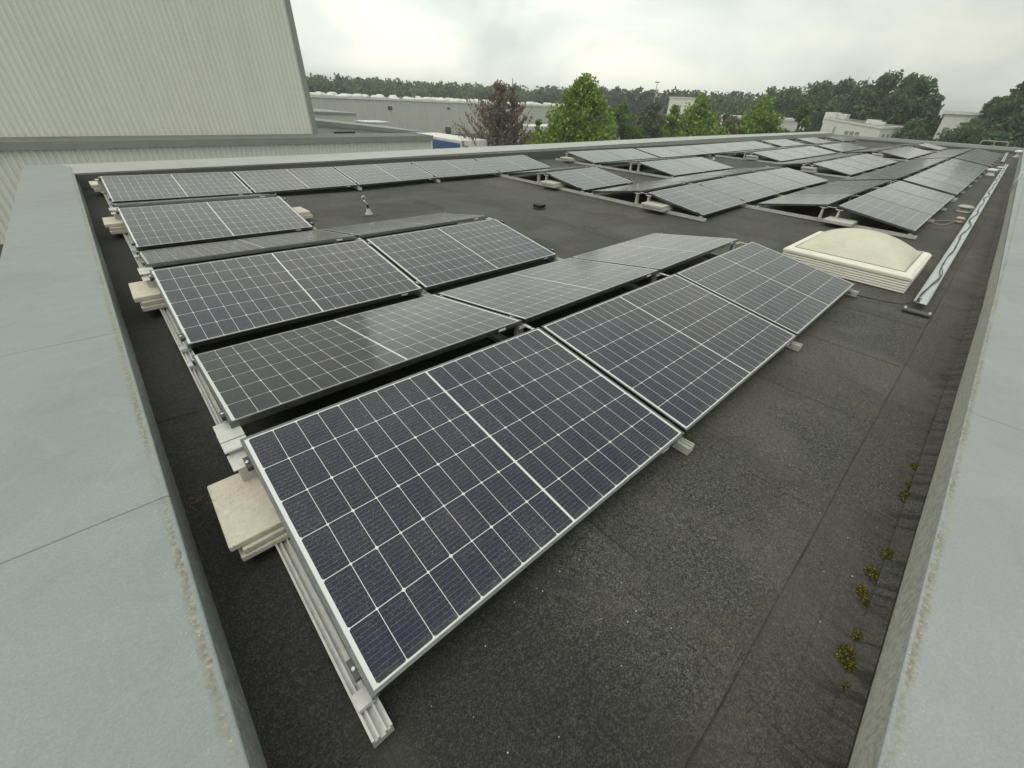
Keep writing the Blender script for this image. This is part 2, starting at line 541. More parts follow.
M['leaf_bright'] = mat_leaf('bright_green_leaves', (0.10, 0.17, 0.025), (0.22, 0.34, 0.055), (0.38, 0.50, 0.11))
M['leaf_mid'] = mat_leaf('mid_green_leaves', (0.07, 0.12, 0.03), (0.14, 0.21, 0.055), (0.23, 0.31, 0.09))
M['leaf_dark'] = mat_leaf('dark_green_leaves', (0.055, 0.090, 0.045), (0.115, 0.175, 0.080), (0.19, 0.26, 0.12))
M['leaf_grey'] = mat_leaf('grey_green_leaves', (0.08, 0.10, 0.06), (0.15, 0.17, 0.10), (0.23, 0.25, 0.15))
M['leaf_brown'] = mat_leaf('reddish_brown_leaves', (0.10, 0.085, 0.06), (0.19, 0.165, 0.115), (0.27, 0.25, 0.17))
M['needle_brown'] = mat_leaf('brown_pine_needles', (0.11, 0.085, 0.065), (0.23, 0.18, 0.135), (0.33, 0.30, 0.21))
M['needle_grey'] = mat_leaf('dull_pine_needles', (0.06, 0.063, 0.062), (0.10, 0.105, 0.10), (0.15, 0.16, 0.14))
M['moss'] = mat_leaf('moss', (0.03, 0.032, 0.007), (0.10, 0.10, 0.014), (0.30, 0.27, 0.03), 0.9, 0.1)


# ------------------------------------------------------------------ mesh helpers
class MB:
    def __init__(self):
        self.v, self.f = [], []

    def add(self, vs, fs, mat=None):
        o = len(self.v)
        if mat is not None:
            vs = [tuple(mat @ Vector(q)) for q in vs]
        self.v += [tuple(q) for q in vs]
        self.f += [tuple(i + o for i in q) for q in fs]
        return self

    def box(self, a, b, mat=None):
        x0, y0, z0 = a
        x1, y1, z1 = b
        vs = [(x0, y0, z0), (x1, y0, z0), (x1, y1, z0), (x0, y1, z0), (x0, y0, z1), (x1, y0, z1), (x1, y1, z1), (x0, y1, z1)]
        return self.add(vs, [(0, 3, 2, 1), (4, 5, 6, 7), (0, 1, 5, 4), (1, 2, 6, 5), (2, 3, 7, 6), (3, 0, 4, 7)], mat)

    def hexa(self, bot, top):
        vs = list(bot) + list(top)
        return self.add(vs, [(0, 3, 2, 1), (4, 5, 6, 7), (0, 1, 5, 4), (1, 2, 6, 5), (2, 3, 7, 6), (3, 0, 4, 7)])

    def tube(self, pts, rad, n=8, caps=True):
        pts = [Vector(q) for q in pts]
        if not hasattr(rad, '__len__'):
            rad = [rad] * len(pts)
        o = len(self.v)
        up = None
        for i, q in enumerate(pts):
            d = (pts[min(i + 1, len(pts) - 1)] - pts[max(i - 1, 0)]).normalized()
            if up is None:
                up = Vector((0, 0, 1)) if abs(d.z) < 0.9 else Vector((1, 0, 0))
            a = d.cross(up).normalized()
            b = a.cross(d).normalized()
            up = b
            for k in range(n):
                th = 2 * math.pi * k / n
                self.v.append(tuple(q + (a * math.cos(th) + b * math.sin(th)) * rad[i]))
        for i in range(len(pts) - 1):
            for k in range(n):
                k2 = (k + 1) % n
                self.f.append((o + i * n + k, o + i * n + k2, o + (i + 1) * n + k2, o + (i + 1) * n + k))
        if caps:
            self.f.append(tuple(o + k for k in range(n))[::-1])
            self.f.append(tuple(o + (len(pts) - 1) * n + k for k in range(n)))
        return self

    def lathe(self, prof, n=20, c=(0, 0)):
        o = len(self.v)
        for r_, z_ in prof:
            for k in range(n):
                th = 2 * math.pi * k / n
                self.v.append((c[0] + r_ * math.cos(th), c[1] + r_ * math.sin(th), z_))
        for i in range(len(prof) - 1):
            for k in range(n):
                k2 = (k + 1) % n
                self.f.append((o + i * n + k, o + i * n + k2, o + (i + 1) * n + k2, o + (i + 1) * n + k))
        self.f.append(tuple(o + (len(prof) - 1) * n + k for k in range(n)))
        self.f.append(tuple(o + k for k in range(n))[::-1])
        return self

    def extrude(self, prof, axis, a, b):
        """closed 2D profile extruded along axis ('x': prof=(y,z); 'y': prof=(x,z))"""
        n = len(prof)
        o = len(self.v)
        for t_ in (a, b):
            for q in prof:
                self.v.append((t_, q[0], q[1]) if axis == 'x' else (q[0], t_, q[1]))
        for k in range(n):
            k2 = (k + 1) % n
            self.f.append((o + k, o + k2, o + n + k2, o + n + k))
        self.f.append(tuple(o + k for k in range(n))[::-1])
        self.f.append(tuple(o + n + k for k in range(n)))
        return self

    def mesh(self, name, mat, smooth=False, bevel=0):
        me = bpy.data.meshes.new(name)
        me.from_pydata(self.v, [], self.f)
        me.materials.append(mat)
        if smooth:
            me.polygons.foreach_set('use_smooth', [True] * len(me.polygons))
        me.update()
        return me

    def build(self, name, mat, parent=None, smooth=False, bevel=0.0, loc=None):
        o = bpy.data.objects.new(name, self.mesh(name, mat, smooth))
        COL.objects.link(o)
        if bevel:
            md = o.modifiers.new('bevel', 'BEVEL')
            md.width = bevel
            md.segments = 2
            md.limit_method = 'ANGLE'
            md.angle_limit = R(40)
        if loc:
            o.location = loc
        if parent:
            o.parent = parent
        return o


def fixnormals(o):
    import bmesh
    b = bmesh.new()
    b.from_mesh(o.data)
    bmesh.ops.recalc_face_normals(b, faces=b.faces)
    b.to_mesh(o.data)
    b.free()
    return o


def tag(o, label=None, cat=None, group=None, kind=None):
    if label:
        o['label'] = label
    if cat:
        o['category'] = cat
    if group:
        o['group'] = group
    if kind:
        o['kind'] = kind
    return o


def thing(name, label, cat, loc=(0, 0, 0), group=None, rz=0.0):
    o = bpy.data.objects.new(name, None)
    o.empty_display_size = 0.2
    COL.objects.link(o)
    o.location = loc
    o.rotation_euler = (0, 0, rz)
    return tag(o, label, cat, group)


def copy_tree(o, parent=None):
    c = o.copy()
    COL.objects.link(c)
    c.parent = parent
    for ch in list(o.children):
        copy_tree(ch, c)
    return c


# ------------------------------------------------------------------ measured layout
P = 1.7476                     # panel pitch along a row
PL, PW = 1.722, 1.134
TH = 0.1557
CW, SW = PW * math.cos(TH), PW * math.sin(TH)
PITCH = 2.586                  # one ridge pair
GH, GV = 0.1555, 0.1897
ZX = [(-2, 0.02), (0, 0.029), (1.75, -0.010), (3.5, -0.024), (5.24, -0.017), (6.99, -0.024), (8.74, -0.001), (10.49, 0.017),
      (12.23, 0.017), (13.98, 0.010), (16, 0.0), (20, 0.02), (25, 0.05), (36, 0.08), (60, 0.12)]
ZROW = {1: 0.015, 2: 0.006, 3: -0.0045, 4: 0, 5: -0.0074, 6: 0, 7: -0.0094}


def zx(x):
    for (a, za), (b, zb) in zip(ZX, ZX[1:]):
        if x <= b:
            t_ = max(0.0, (x - a) / (b - a))
            return za + (zb - za) * t_
    return ZX[-1][1]


ROOF_D = 0.105                 # roof membrane below the low panel edges


def zroof(x, y=0):
    return zx(x) - ROOF_D


def row_y(row):
    """(y at the near edge of the row, True when it rises away from the camera side)"""
    k = (row - 1) // 2
    return k * PITCH + (0 if row % 2 else CW + GH), bool(row % 2)


X_END, Y_IN, Y_FAR = 41.0, -1.0, 9.72
GROUND = -4.5

# ------------------------------------------------------------------ the setting
g = MB()
N = 24
for i in range(N + 1):
    for j in range(N + 1):
        g.v.append((-400 + 1600 * i / N, -500 + 1500 * j / N, GROUND - 0.01))
for i in range(N):
    for j in range(N):
        a = i * (N + 1) + j
        g.f.append((a, a + N + 1, a + N + 2, a + 1))
tag(g.build('ground', M['grass']), kind='structure')
y_ = MB()
y_.add([(-60, 10.9, GROUND + 0.0), (60, 10.9, GROUND), (60, 74.5, GROUND), (-60, 74.5, GROUND)], [(0, 1, 2, 3)])
tag(y_.build('yard', M['asphalt']), kind='structure')

# ------------------------------------------------------------------ our own building
bld = thing('flat_roof_building', 'long flat-roofed building whose black bitumen roof carries all the solar panels', 'building')
rf = MB()
xs = [-0.3 + 0.25 * i for i in range(int(14 / 0.25) + 1)]
while xs[-1] < X_END:
    xs.append(min(X_END, xs[-1] + 1.0))
ys = [Y_IN - 0.02 + 0.3 * j for j in range(36)]
ys[-1] = Y_FAR + 0.02
ny = len(ys)
for x in xs:
    for y in ys:
        w = 0.006 * math.sin(x * 2.1 + y * 1.3) + 0.005 * math.sin(x * 0.9 - y * 2.3)
        rf.v.append((x, y, zroof(x) + w - 0.006))
for i in range(len(xs) - 1):
    for j in range(ny - 1):
        a = i * ny + j
        rf.f.append((a, a + ny, a + ny + 1, a + 1))
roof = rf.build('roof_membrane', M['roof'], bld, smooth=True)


def roof_z(x, y):
    w = 0.006 * math.sin(x * 2.1 + y * 1.3) + 0.005 * math.sin(x * 0.9 - y * 2.3)
    return zroof(x) + w - 0.006


# lap seams of the membrane: raised edges of overlapping sheets
lap = MB()


def lap_strip(a, b, wdt=0.05, h=0.004, n=40, jit=0.004):
    """sheet edge from a to b: a step 4 mm high that runs out over its width"""
    a, b = Vector((*a, 0)), Vector((*b, 0))
    d = (b - a).normalized()
    s_ = Vector((-d.y, d.x, 0))
    o = len(lap.v)
    rr = random.Random(int(a.x * 100 + b.y * 37))
    for i in range(n + 1):
        q = a + (b - a) * i / n
        e = rr.uniform(-jit, jit)
        for off, hh in ((0 + e, 0.001), (0 + e, h), (wdt, h * 0.6), (wdt * 2.6, 0.0005)):
            w_ = q + s_ * off
            lap.v.append((w_.x, w_.y, roof_z(w_.x, w_.y) + hh + 0.0015))
    for i in range(n):
        for k in range(3):
            c_ = o + i * 4 + k
            lap.f.append((c_, c_ + 4, c_ + 5, c_ + 1))


lap_strip((40.5, -0.68), (-0.25, -0.68), n=200)
for x in (0.97, 2.2, 3.66, 5.3, 7.0, 8.7, 10.4, 13.0):
    lap_strip((x, -0.98), (x, -0.70), n=8)
for k, x in enumerate([0.985 + 1.0 * i for i in range(0, 24)]):
    lap_strip((x, -0.66), (x, 9.6), n=60)
for k in range(24):
    x = 0.985 + k
    for y in ((2.06 + (k * 3.1) % 4.7), (6.6 + (k * 1.7) % 2.3)):
        lap_strip((x, y), (x - 0.98, y + 0.01), n=10)
lap_strip((-0.02, 2.05), (-0.26, 2.08), n=6)
lap.build('membrane_laps', M['roof'], bld)

# dark underside and walls
wb = MB()
wb.box((-0.80, -1.58, GROUND), (X_END + 0.25, 10.78, -0.25))
wb.build('wall', M['wallr'], bld)


def fz(x, base):   # the coping keeps its height above the slightly rising roof
    pts = [(-2, base), (4, base), (11, base + 0.05), (22, base + 0.15), (41, base + 0.22), (60, base + 0.26)]
    for (a, za), (b, zb) in zip(pts, pts[1:]):
        if x <= b:
            return za + (zb - za) * (x - a) / (b - a)
    return pts[-1][1]


def ry(x):        # the right parapet is not quite parallel to the rows
    pts = [(-3, -0.985), (0, -0.985), (5, -1.0), (12, -0.93), (25, -0.80), (60, -0.45)]
    for (a, za), (b, zb) in zip(pts, pts[1:]):
        if x <= b:
            return za + (zb - za) * (x - a) / (b - a)
    return pts[-1][1]


def parapet(name, mat, cuts, sect, axis):
    """sect(t) -> closed profile ring of 3D points at station t; every coping sheet is its own sub-part"""
    par = MB()
    rings = []
    for t_ in cuts:
        rings.append([Vector(q) for q in sect(t_)])
    inner = MB()
    # core wall slightly inside the coping
    core = []
    for rg_ in rings:
        cx = sum((q for q in rg_), Vector()) / len(rg_)
        core.append([cx + (q - cx) * 0.97 for q in rg_])
    for a in core:
        inner.v += [tuple(q) for q in a]
    n = len(rings[0])
    for i in range(len(core) - 1):
        for k in range(n):
            k2 = (k + 1) % n
            inner.f.append((i * n + k, i * n + k2, (i + 1) * n + k2, (i + 1) * n + k))
    inner.f.append(tuple(range(n)))
    inner.f.append(tuple((len(core) - 1) * n + k for k in range(n)))
    w = fixnormals(inner.build(name, M['trim_dark'], bld))
    for i in range(len(rings) - 1):
        s = MB()
        a, b = rings[i], rings[i + 1]
        d = (b[0] - a[0]).normalized() * 0.0012
        sub = 6
        for q in range(sub + 1):
            t_ = q / sub
            for k in range(n):
                s.v.append(tuple((a[k] + d) * (1 - t_) + (b[k] - d) * t_))
        for q in range(sub):
            for k in range(n):
                k2 = (k + 1) % n
                s.f.append((q * n + k, q * n + k2, (q + 1) * n + k2, (q + 1) * n + k))
        s.f.append(tuple(range(n)))
        s.f.append(tuple(sub * n + k for k in range(n)))
        fixnormals(s.build('coping_sheet', mat, w, bevel=0.006))


def sect_left(y):
    zt = 0.15
    return [(-0.268, y, -0.14), (-0.272, y, 0.135), (-0.262, y, 0.140), (-0.262, y, 0.150), (-0.275, y, zt + 0.004), (-0.84, y, zt + 0.018), (-0.845, y, -0.2),
            (-0.80, y, -0.24), (-0.40, y, -0.24)]


def sect_right(x):
    y, zt = ry(x), fz(x, 0.15)
    return [(x, y + 0.002, zroof(x) - 0.04), (x, y - 0.002, zt - 0.016), (x, y + 0.008, zt - 0.010), (x, y + 0.008, zt - 0.001), (x, y - 0.006, zt + 0.002),
            (x, y - 0.60, zt + 0.012), (x, y - 0.605, -0.2), (x, y - 0.57, -0.24), (x, y - 0.1, -0.24)]


def sect_far(x):
    zt = fz(x, 0.145)
    return [(x, 9.722, zroof(x) - 0.04), (x, 9.718, zt - 0.016), (x, 9.71, zt - 0.010), (x, 9.71, zt), (x, 9.73, zt + 0.004), (x, 10.80, zt + 0.012), (x, 10.81, -0.2),
            (x, 10.77, -0.24), (x, 9.85, -0.24)]


parapet('left_parapet', M['cop_l'], [-1.9, 1.05, 2.72, 5.7, 8.7, 10.79], sect_left, 'y')
parapet('right_parapet', M['cop_r'], [-0.86, 2.87, 5.87, 8.87, 11.87, 14.87, 17.87, 21, 25, 29, 33, 37, X_END], sect_right, 'x')
parapet('back_parapet', M['cop_f'], [-0.82, 1.2, 4.2, 7.2, 10.2, 13.2, 16.2, 19.2, 22.2, 26, 30, 34, 38, X_END + 0.2], sect_far, 'x')
ep = MB()
ep.box((X_END, -1.2, -0.24), (X_END + 0.45, 10.5, 0.30))
ep.build('end_parapet', M['cop_f'], bld, bevel=0.01)
# cant strip under the coping's inner face where the membrane turns up
cs = MB()
for x0 in range(-1, 41):
    a, b = max(-0.26, x0), x0 + 1
    for q0, q1 in (((a, ry(a) + 0.001), (b, ry(b) + 0.001)),):
        cs.add([(q0[0], q0[1] + 0.06, zroof(q0[0]) + 0.001), (q1[0], q1[1] + 0.06, zroof(q1[0]) + 0.001), (q1[0], q1[1] + 0.004, zroof(q1[0]) + 0.035),
                (q0[0], q0[1] + 0.004, zroof(q0[0]) + 0.035)], [(0, 1, 2, 3)])
cs.build('membrane_upstand', M['roof'], bld)

# ------------------------------------------------------------------ solar panels
fr = MB()
FW, FH = 0.011, 0.032
for a, b in (((0, 0), (PL, FW)), ((0, PW - FW), (PL, PW)), ((0, FW), (FW, PW - FW)), ((PL - FW, FW), (PL, PW - FW))):
    fr.box((a[0], a[1], -FH), (b[0], b[1], 0))
fr_me = fr.mesh('panel_frame', M['frame'])
gl = MB().add([(FW, FW, -0.0015), (PL - FW, FW, -0.0015), (PL - FW, PW - FW, -0.0015), (FW, PW - FW, -0.0015)], [(0, 1, 2, 3)])
gl_me = gl.mesh('cell_glass', M['cells'])
bk_me = MB().box((FW, FW, -0.009), (PL - FW, PW - FW, -0.004)).mesh('back_sheet', M['back'])
jb_me = MB().box((PL / 2 - 0.09, PW - 0.12, -0.028), (PL / 2 + 0.09, PW - 0.06, -0.009)).mesh('junction_box', M['rubber'])
lab_me = MB().box((PL - 0.21, -0.0018, -0.024), (PL - 0.15, -0.0002, -0.010)).mesh('rating_label', M['sticker'])
lab2_me = MB().box((PL - 0.21, PW + 0.0002, -0.024), (PL - 0.15, PW + 0.0018, -0.010)).mesh('rating_label', M['sticker'])

ORD = ['first', 'second', 'third', 'fourth', 'fifth', 'sixth', 'seventh', 'eighth', 'ninth', 'tenth', 'eleventh', 'twelfth', 'thirteenth',
       'fourteenth', 'fifteenth', 'sixteenth', 'seventeenth', 'eighteenth', 'nineteenth', 'twentieth']
ROWN = {1: 'nearest row', 2: 'second row', 3: 'third row', 4: 'fourth row', 5: 'fifth row', 6: 'sixth row', 7: 'back row'}
BLOCKS = {
    (1, 2): [(0, 3), (5 * P, 3), (14.33, 6), (25.25, 6)],
    (3, 4): [(0, 2), (4 * P, 4), (16.15, 4), (25.3, 4), (35.0, 2)],
    (5, 6): [(0, 1), (4 * P, 1), (6 * P, 2), (17.85, 4), (25.6, 3)],
    (7,): [(0, 5), (6 * P, 2), (14.1, 6), (25.4, 2), (30.6, 2), (36.4, 2)],
}
first = {}


def place_panel(row, X, label):
    y0, rising = row_y(row)
    zb = ZROW[row]
    za, zc = zx(X) + zb, zx(X + PL) + zb
    if rising:
        org = Vector((X, y0, za))
        ey = Vector((0, math.cos(TH), math.sin(TH)))
    else:
        org = Vector((X, y0, za + SW))
        ey = Vector((0, math.cos(TH), -math.sin(TH)))
    ex = Vector((PL, random.uniform(-0.003, 0.003), zc - za)).normalized()
    ez = ex.cross(ey).normalized()
    ey = ez.cross(ex).normalized()
    mt = Matrix((ex, ey, ez)).transposed().to_4x4()
    mt.translation = org
    if 'p' not in first:
        o = bpy.data.objects.new('solar_panel', None)
        o.empty_display_size = 0.1
        COL.objects.link(o)
        for nm, me in (('frame', fr_me), ('cell_glass', gl_me), ('back_sheet', bk_me), ('junction_box', jb_me), ('rating_label', lab_me)):
            c = bpy.data.objects.new(nm, me)
            COL.objects.link(c)
            c.parent = o
        first['p'] = o
    else:
        o = copy_tree(first['p'])
    o.matrix_world = mt
    if not rising:
        for ch in o.children:
            pass
    tag(o, label, 'solar panel', 'solar panels on the flat roof')
    return o


for rows, bl in BLOCKS.items():
    for row in rows:
        cnt = 0
        for bi, (x0, n) in enumerate(bl):
            for k in range(n):
                tone = 'facing the camera side' if row % 2 else 'sloping down away from the camera'
                pos = '%s from the left in the %s' % (ORD[cnt], ROWN[row])
                place_panel(row, x0 + k * P, 'solar panel %s, %s' % (tone, pos))
                cnt += 1

# ------------------------------------------------------------------ rails with posts and clamps
RH0, RH1 = 0.006, 0.052        # rail bottom / top above membrane


def rail_profile(w=0.030):
    # open-topped channel with a middle groove
    return [(-w, RH0), (w, RH0), (w, RH1), (w - 0.007, RH1), (w - 0.007, RH1 - 0.014), (0.014, RH1 - 0.014), (0.014, RH1 - 0.004), (0.008, RH1 - 0.004),
            (0.008, RH1 - 0.022), (-0.008, RH1 - 0.022), (-0.008, RH1 - 0.004), (-0.014, RH1 - 0.004), (-0.014, RH1 - 0.014), (-w + 0.007, RH1 - 0.014),
            (-w + 0.007, RH1), (-w, RH1)]


def make_rail(X, ya, yb, ridges, highs, lows, label, detail):
    """ridges: y of ridge middles; highs/lows: (y, dir) of panel edges for clamps"""
    zr = zroof(X)
    if X < 0.5:
        X = X - 0.018
    o = thing('mounting_rail', label, 'mounting rail', (X, ya, zr), 'aluminium rails under the solar panels')
    s = MB().extrude(rail_profile(), 'y', 0, yb - ya)
    fixnormals(s.build('channel', M['alu'], o))
    mat_pad = MB()
    y = 0.3
    while y < yb - ya - 0.2:
        if detail:
            MB().box((-0.036, y, -0.004), (0.036, y + 0.22, RH0)).build('rubber_pad', M['rubber'], o)
        y += 1.3
    for (yy, zt) in highs:
        y = yy - ya
        ht = zt - zr
        b = MB()
        b.hexa([(-0.035, y - 0.02, RH1), (0.035, y - 0.02, RH1), (0.035, y + 0.02, RH1), (-0.035, y + 0.02, RH1)],
               [(-0.030, y - 0.012, ht), (0.030, y - 0.012, ht), (0.030, y + 0.012, ht), (-0.030, y + 0.012, ht)])
        b.box((-0.045, y - 0.05, RH1), (0.045, y + 0.05, RH1 + 0.006))
        b.box((-0.045, y - 0.055, ht), (0.045, y + 0.055, ht + 0.006))
        b.build('support_post', M['alu'], o, bevel=0.002 if detail else 0)
    for yy, zt in ridges:
        y = yy - ya
        ht = zt - zr
        b = MB()
        w_ = 0.046 if X < 0.5 else 0.012
        b.box((-w_, y - 0.075, ht - 0.022), (w_, y - 0.004, ht - 0.014))
        b.box((-w_, y + 0.004, ht - 0.022), (w_, y + 0.075, ht - 0.014))
        b.build('ridge_plate', M['alu'], o, bevel=0.002 if detail else 0)
    for yy, zt in lows:
        y = yy - ya
        ht = zt - zr
        b = MB()
        b.box((-0.026, y - 0.02, RH1 + 0.001), (0.022, y + 0.03, ht - 0.034))
        b.build('low_bracket', M['alu'], o)
    return o


clamp_me = MB().box((-0.020, -0.030, -0.020), (-0.001, 0.030, -0.001)).box((-0.020, -0.030, -0.001), (0.009, 0.030, 0.0035)).mesh('clamp', M['steel_dark'])
bolt_me = MB().lathe([(0.0075, 0.0036), (0.0075, 0.008), (0.005, 0.010)], 10, (-0.011, 0)).mesh('bolt', M['bolt'])


def add_clamps(rail, X, pts, flip=False):
    for (y, z, slope) in pts:
        c = bpy.data.objects.new('clamp', clamp_me)
        COL.objects.link(c)
        c.parent = rail
        c.location = (-rail.location.x + X, y - rail.location.y, z - rail.location.z)
        c.rotation_euler = (slope, 0, math.pi if False else 0)
        if flip:
            c.scale = (-1, 1, 1)
        b = bpy.data.objects.new('bolt', bolt_me)
        COL.objects.link(b)
        b.parent = c


def pair_points(pair, X):
    k = (pair[0] - 1) // 2
    b = k * PITCH
    z = zx(X)
    lo1, hi1 = b, b + CW
    hi2, lo2 = b + CW + GH, b + 2 * CW + GH
    highs = [(hi1 - 0.045, z + SW - 0.052), (hi2 + 0.045, z + SW - 0.052)] if len(pair) == 2 else [(hi1 - 0.045, z + SW - 0.052)]
    lows = [(lo1 + 0.035, z), (lo2 - 0.035, z)] if len(pair) == 2 else [(lo1 + 0.035, z)]
    ridge = [((hi1 + hi2) / 2, z + SW - 0.01)] if len(pair) == 2 else []
    th = TH
    cl = [(lo1 + 0.10, z + 0.10 * math.tan(th), th), (hi1 - 0.12, z + SW - 0.12 * math.tan(th), th)]
    if len(pair) == 2:
        cl += [(hi2 + 0.12, z + SW - 0.12 * math.tan(th), -th), (lo2 - 0.10, z + 0.10 * math.tan(th), -th)]
    return lo1, (lo2 if len(pair) == 2 else hi1), highs, lows, ridge, cl


# stations: x -> list of pairs
st = {}
for pair, bl in BLOCKS.items():
    for x0, n in bl:
        for k in range(n + 1):
            x = x0 + k * P - (P - PL) / 2 + 0.0
            if k == 0:
                x = x0 + 0.004
            if k == n:
                x = x0 + n * P - (P - PL) - 0.004 + 0.0
            key = None
            for q in st:
                if abs(q - x) < 0.12:
                    key = q
            if key is None:
                key = x
                st[key] = []
            st[key].append((pair, k == 0, k == n))
nr = 0
PN = {(1, 2): 'the two nearest rows', (3, 4): 'the third and fourth rows', (5, 6): 'the fifth and sixth rows', (7,): 'the back row'}
for x in sorted(st):
    lst = sorted(st[x], key=lambda q: q[0][0])
    # contiguous runs of pairs share one rail
    runs = []
    for it in lst:
        idx = (it[0][0] - 1) // 2
        if runs and runs[-1][-1][1] == idx - 1:
            runs[-1].append((it, idx))
        else:
            runs.append([(it, idx)])
    for run in runs:
        ya = pair_points(run[0][0][0], x)[0] - (0.065 if x < 0.5 else 0.055)
        yb = pair_points(run[-1][0][0], x)[1] + (0.40 if run[-1][0][0] == (7,) else 0.04)
        H, Lw, Rg, C1, C2 = [], [], [], [], []
        for (pair, isl, isr), idx in run:
            _, _, h_, l_, r_, c_ = pair_points(pair, x)
            H += h_
            Lw += l_
            Rg += r_
            if isl:
                C1 += c_
            elif isr:
                C2 += c_
            else:
                C1 += c_
        names = PN[run[0][0][0]] if len(run) == 1 else {2: 'two', 3: 'three', 4: 'four'}[len(run)] + ' pairs from ' + PN[run[0][0][0]].replace(' and ', '/')
        nr += 1
        lab = 'aluminium rail under %s, %.1f m along the roof' % (names, x + 0.3) if x > 0.5 else \
            'long aluminium channel rail along the left ends of all rows, beside the dark roof strip'
        r_o = make_rail(x, ya, yb, Rg, H, Lw, lab, x < 9)
        if x < 9:
            add_clamps(r_o, x, C1)
            add_clamps(r_o, x, C2, True)

# thin diagonal cables and black strings hanging in the valleys
# ------------------------------------------------------------------ concrete pavers used as ballast
pav_n = 0


def paver(x, y, z, sx=0.30, sy=0.38, h=0.045, rz=0.0, mat='concrete', label='', tilt=0.0):
    b = MB().box((-sx / 2, -sy / 2, 0), (sx / 2, sy / 2, h))
    o = b.build('concrete_paver', M[mat], bevel=0.006)
    o.location = (x, y, z)
    o.rotation_euler = (tilt, 0, rz)
    tag(o, label, 'concrete paver', 'concrete pavers weighing down the rails')
    return o


def stack(x, y, n, where, rz=0.0, mat='concrete', sx=0.32, sy=0.38, base=None, h=0.042):
    z = (zroof(x) + RH1 + 0.001) if base is None else base
    names = {1: ['single'], 2: ['lower', 'upper'], 3: ['bottom', 'middle', 'top'], 4: ['bottom', 'second', 'third', 'top']}[n]
    for k in range(n):
        o = paver(x + (0 if k == n - 1 else 0.018 + 0.008 * ((k * 7) % 3)), y + (0.0 if k == n - 1 else -0.02 + 0.010 * k), z + k * (h + 0.001), sx, sy, h, rz + (0.02 if k % 2 else -0.015),
                  mat, '%s %s paver of the %s' % (names[k], 'beige' if mat == 'concrete' else 'grey', where))


stack(0.0, 0.945, 3, 'stack at the left end of the nearest row', sx=0.33, h=0.027, base=zroof(0) + 0.045)
stack(0.0, 3.66, 3, 'stack at the left end of the third row', sx=0.31, h=0.036)
stack(0.0, 6.24, 3, 'stack at the left end of the fifth row', sx=0.31, h=0.036)
stack(0.0, 9.1, 2, 'stack at the far left corner rail', sx=0.28, h=0.05)
stack(1.80, 6.02, 2, 'stack behind the lone panel of the fifth row', sx=0.26, sy=0.36)
stack(6.93, 3.45, 2, 'stack left of the third row beyond the open bay', mat='concrete_grey', sx=0.34, sy=0.42)
stack(6.93, 6.02, 2, 'stack on the rail before the small fifth row panel', mat='concrete_grey', sx=0.34)
stack(10.42, 8.72, 2, 'stack on the rail before the back row', mat='concrete_grey')
stack(8.66, 0.99, 1, 'slab leaning on the rail behind the dome skylight', mat='concrete_grey', sx=0.40, sy=0.42, h=0.05)
stack(16.05, 3.72, 3, 'stack under third block, third row', mat='concrete_grey', sx=0.36)
stack(17.8, 6.2, 3, 'stack before fourth block, fifth row', mat='concrete_grey')
stack(25.2, 3.7, 3, 'stack before fourth block, third row', mat='concrete_grey', sx=0.4)
stack(25.3, 6.2, 3, 'stack before last block, fifth row', mat='concrete_grey')

# ------------------------------------------------------------------ dome skylight
SX0, SX1, SY0, SY1 = 5.78, 7.12, -0.38, 0.92
sz = zroof(6.4)
sk = thing('dome_skylight', 'cream dome skylight on a ribbed plastic curb between two fields of panels', 'skylight', (6.45, 0.27, sz))
hx, hy = (SX1 - SX0) / 2, (SY1 - SY0) / 2
cb = MB()


def ringbox(mb, x, y, z0, z1, x2=None, y2=None):
    x2 = x if x2 is None else x2
    y2 = y if y2 is None else y2
    mb.hexa([(-x, -y, z0), (x, -y, z0), (x, y, z0), (-x, y, z0)], [(-x2, -y2, z1), (x2, -y2, z1), (x2, y2, z1), (-x2, y2, z1)])


zz = 0.0
for k in range(5):
    e = 0.0
    ringbox(cb, hx - 0.004 + e, hy - 0.004 + e, zz, zz + 0.0200, hx - 0.008, hy - 0.008)
    ringbox(cb, hx - 0.030, hy - 0.030, zz + 0.0202, zz + 0.0260)
    zz += 0.0262
cb.build('curb', M['cream'], sk, bevel=0.0015)
ft = MB()
ringbox(ft, hx, hy, zz, zz + 0.035, hx + 0.005, hy + 0.005)
ringbox(ft, hx + 0.003, hy + 0.003, zz + 0.036, zz + 0.062, hx - 0.03, hy - 0.03)
fo = ft.build('frame', M['cream'], sk, bevel=0.006)
dm = MB()
n = 28
dx, dy, dh = hx - 0.10, hy - 0.10, 0.225
for i in range(n + 1):
    for j in range(n + 1):
        u, v = 2 * i / n - 1, 2 * j / n - 1
        s_ = (1 - abs(u) ** 2.1) * (1 - abs(v) ** 2.1)
        dm.v.append((u * dx, v * dy, zz + 0.0635 + dh * (max(s_, 0) ** 0.68)))
for i in range(n):
    for j in range(n):
        a = i * (n + 1) + j
        dm.f.append((a, a + n + 1, a + n + 2, a + 1))
dm.build('dome', M['dome'], sk, smooth=True)
rg = MB()
for a, b in (((-dx - 0.012, -dy - 0.012), (dx + 0.012, -dy)), ((-dx - 0.012, dy), (dx + 0.012, dy + 0.012)), ((-dx - 0.012, -dy), (-dx, dy)), ((dx, -dy), (dx + 0.012, dy))):
    rg.box((a[0], a[1], zz + 0.062), (b[0], b[1], zz + 0.068))
rg.build('seal', M['trim'], fo)


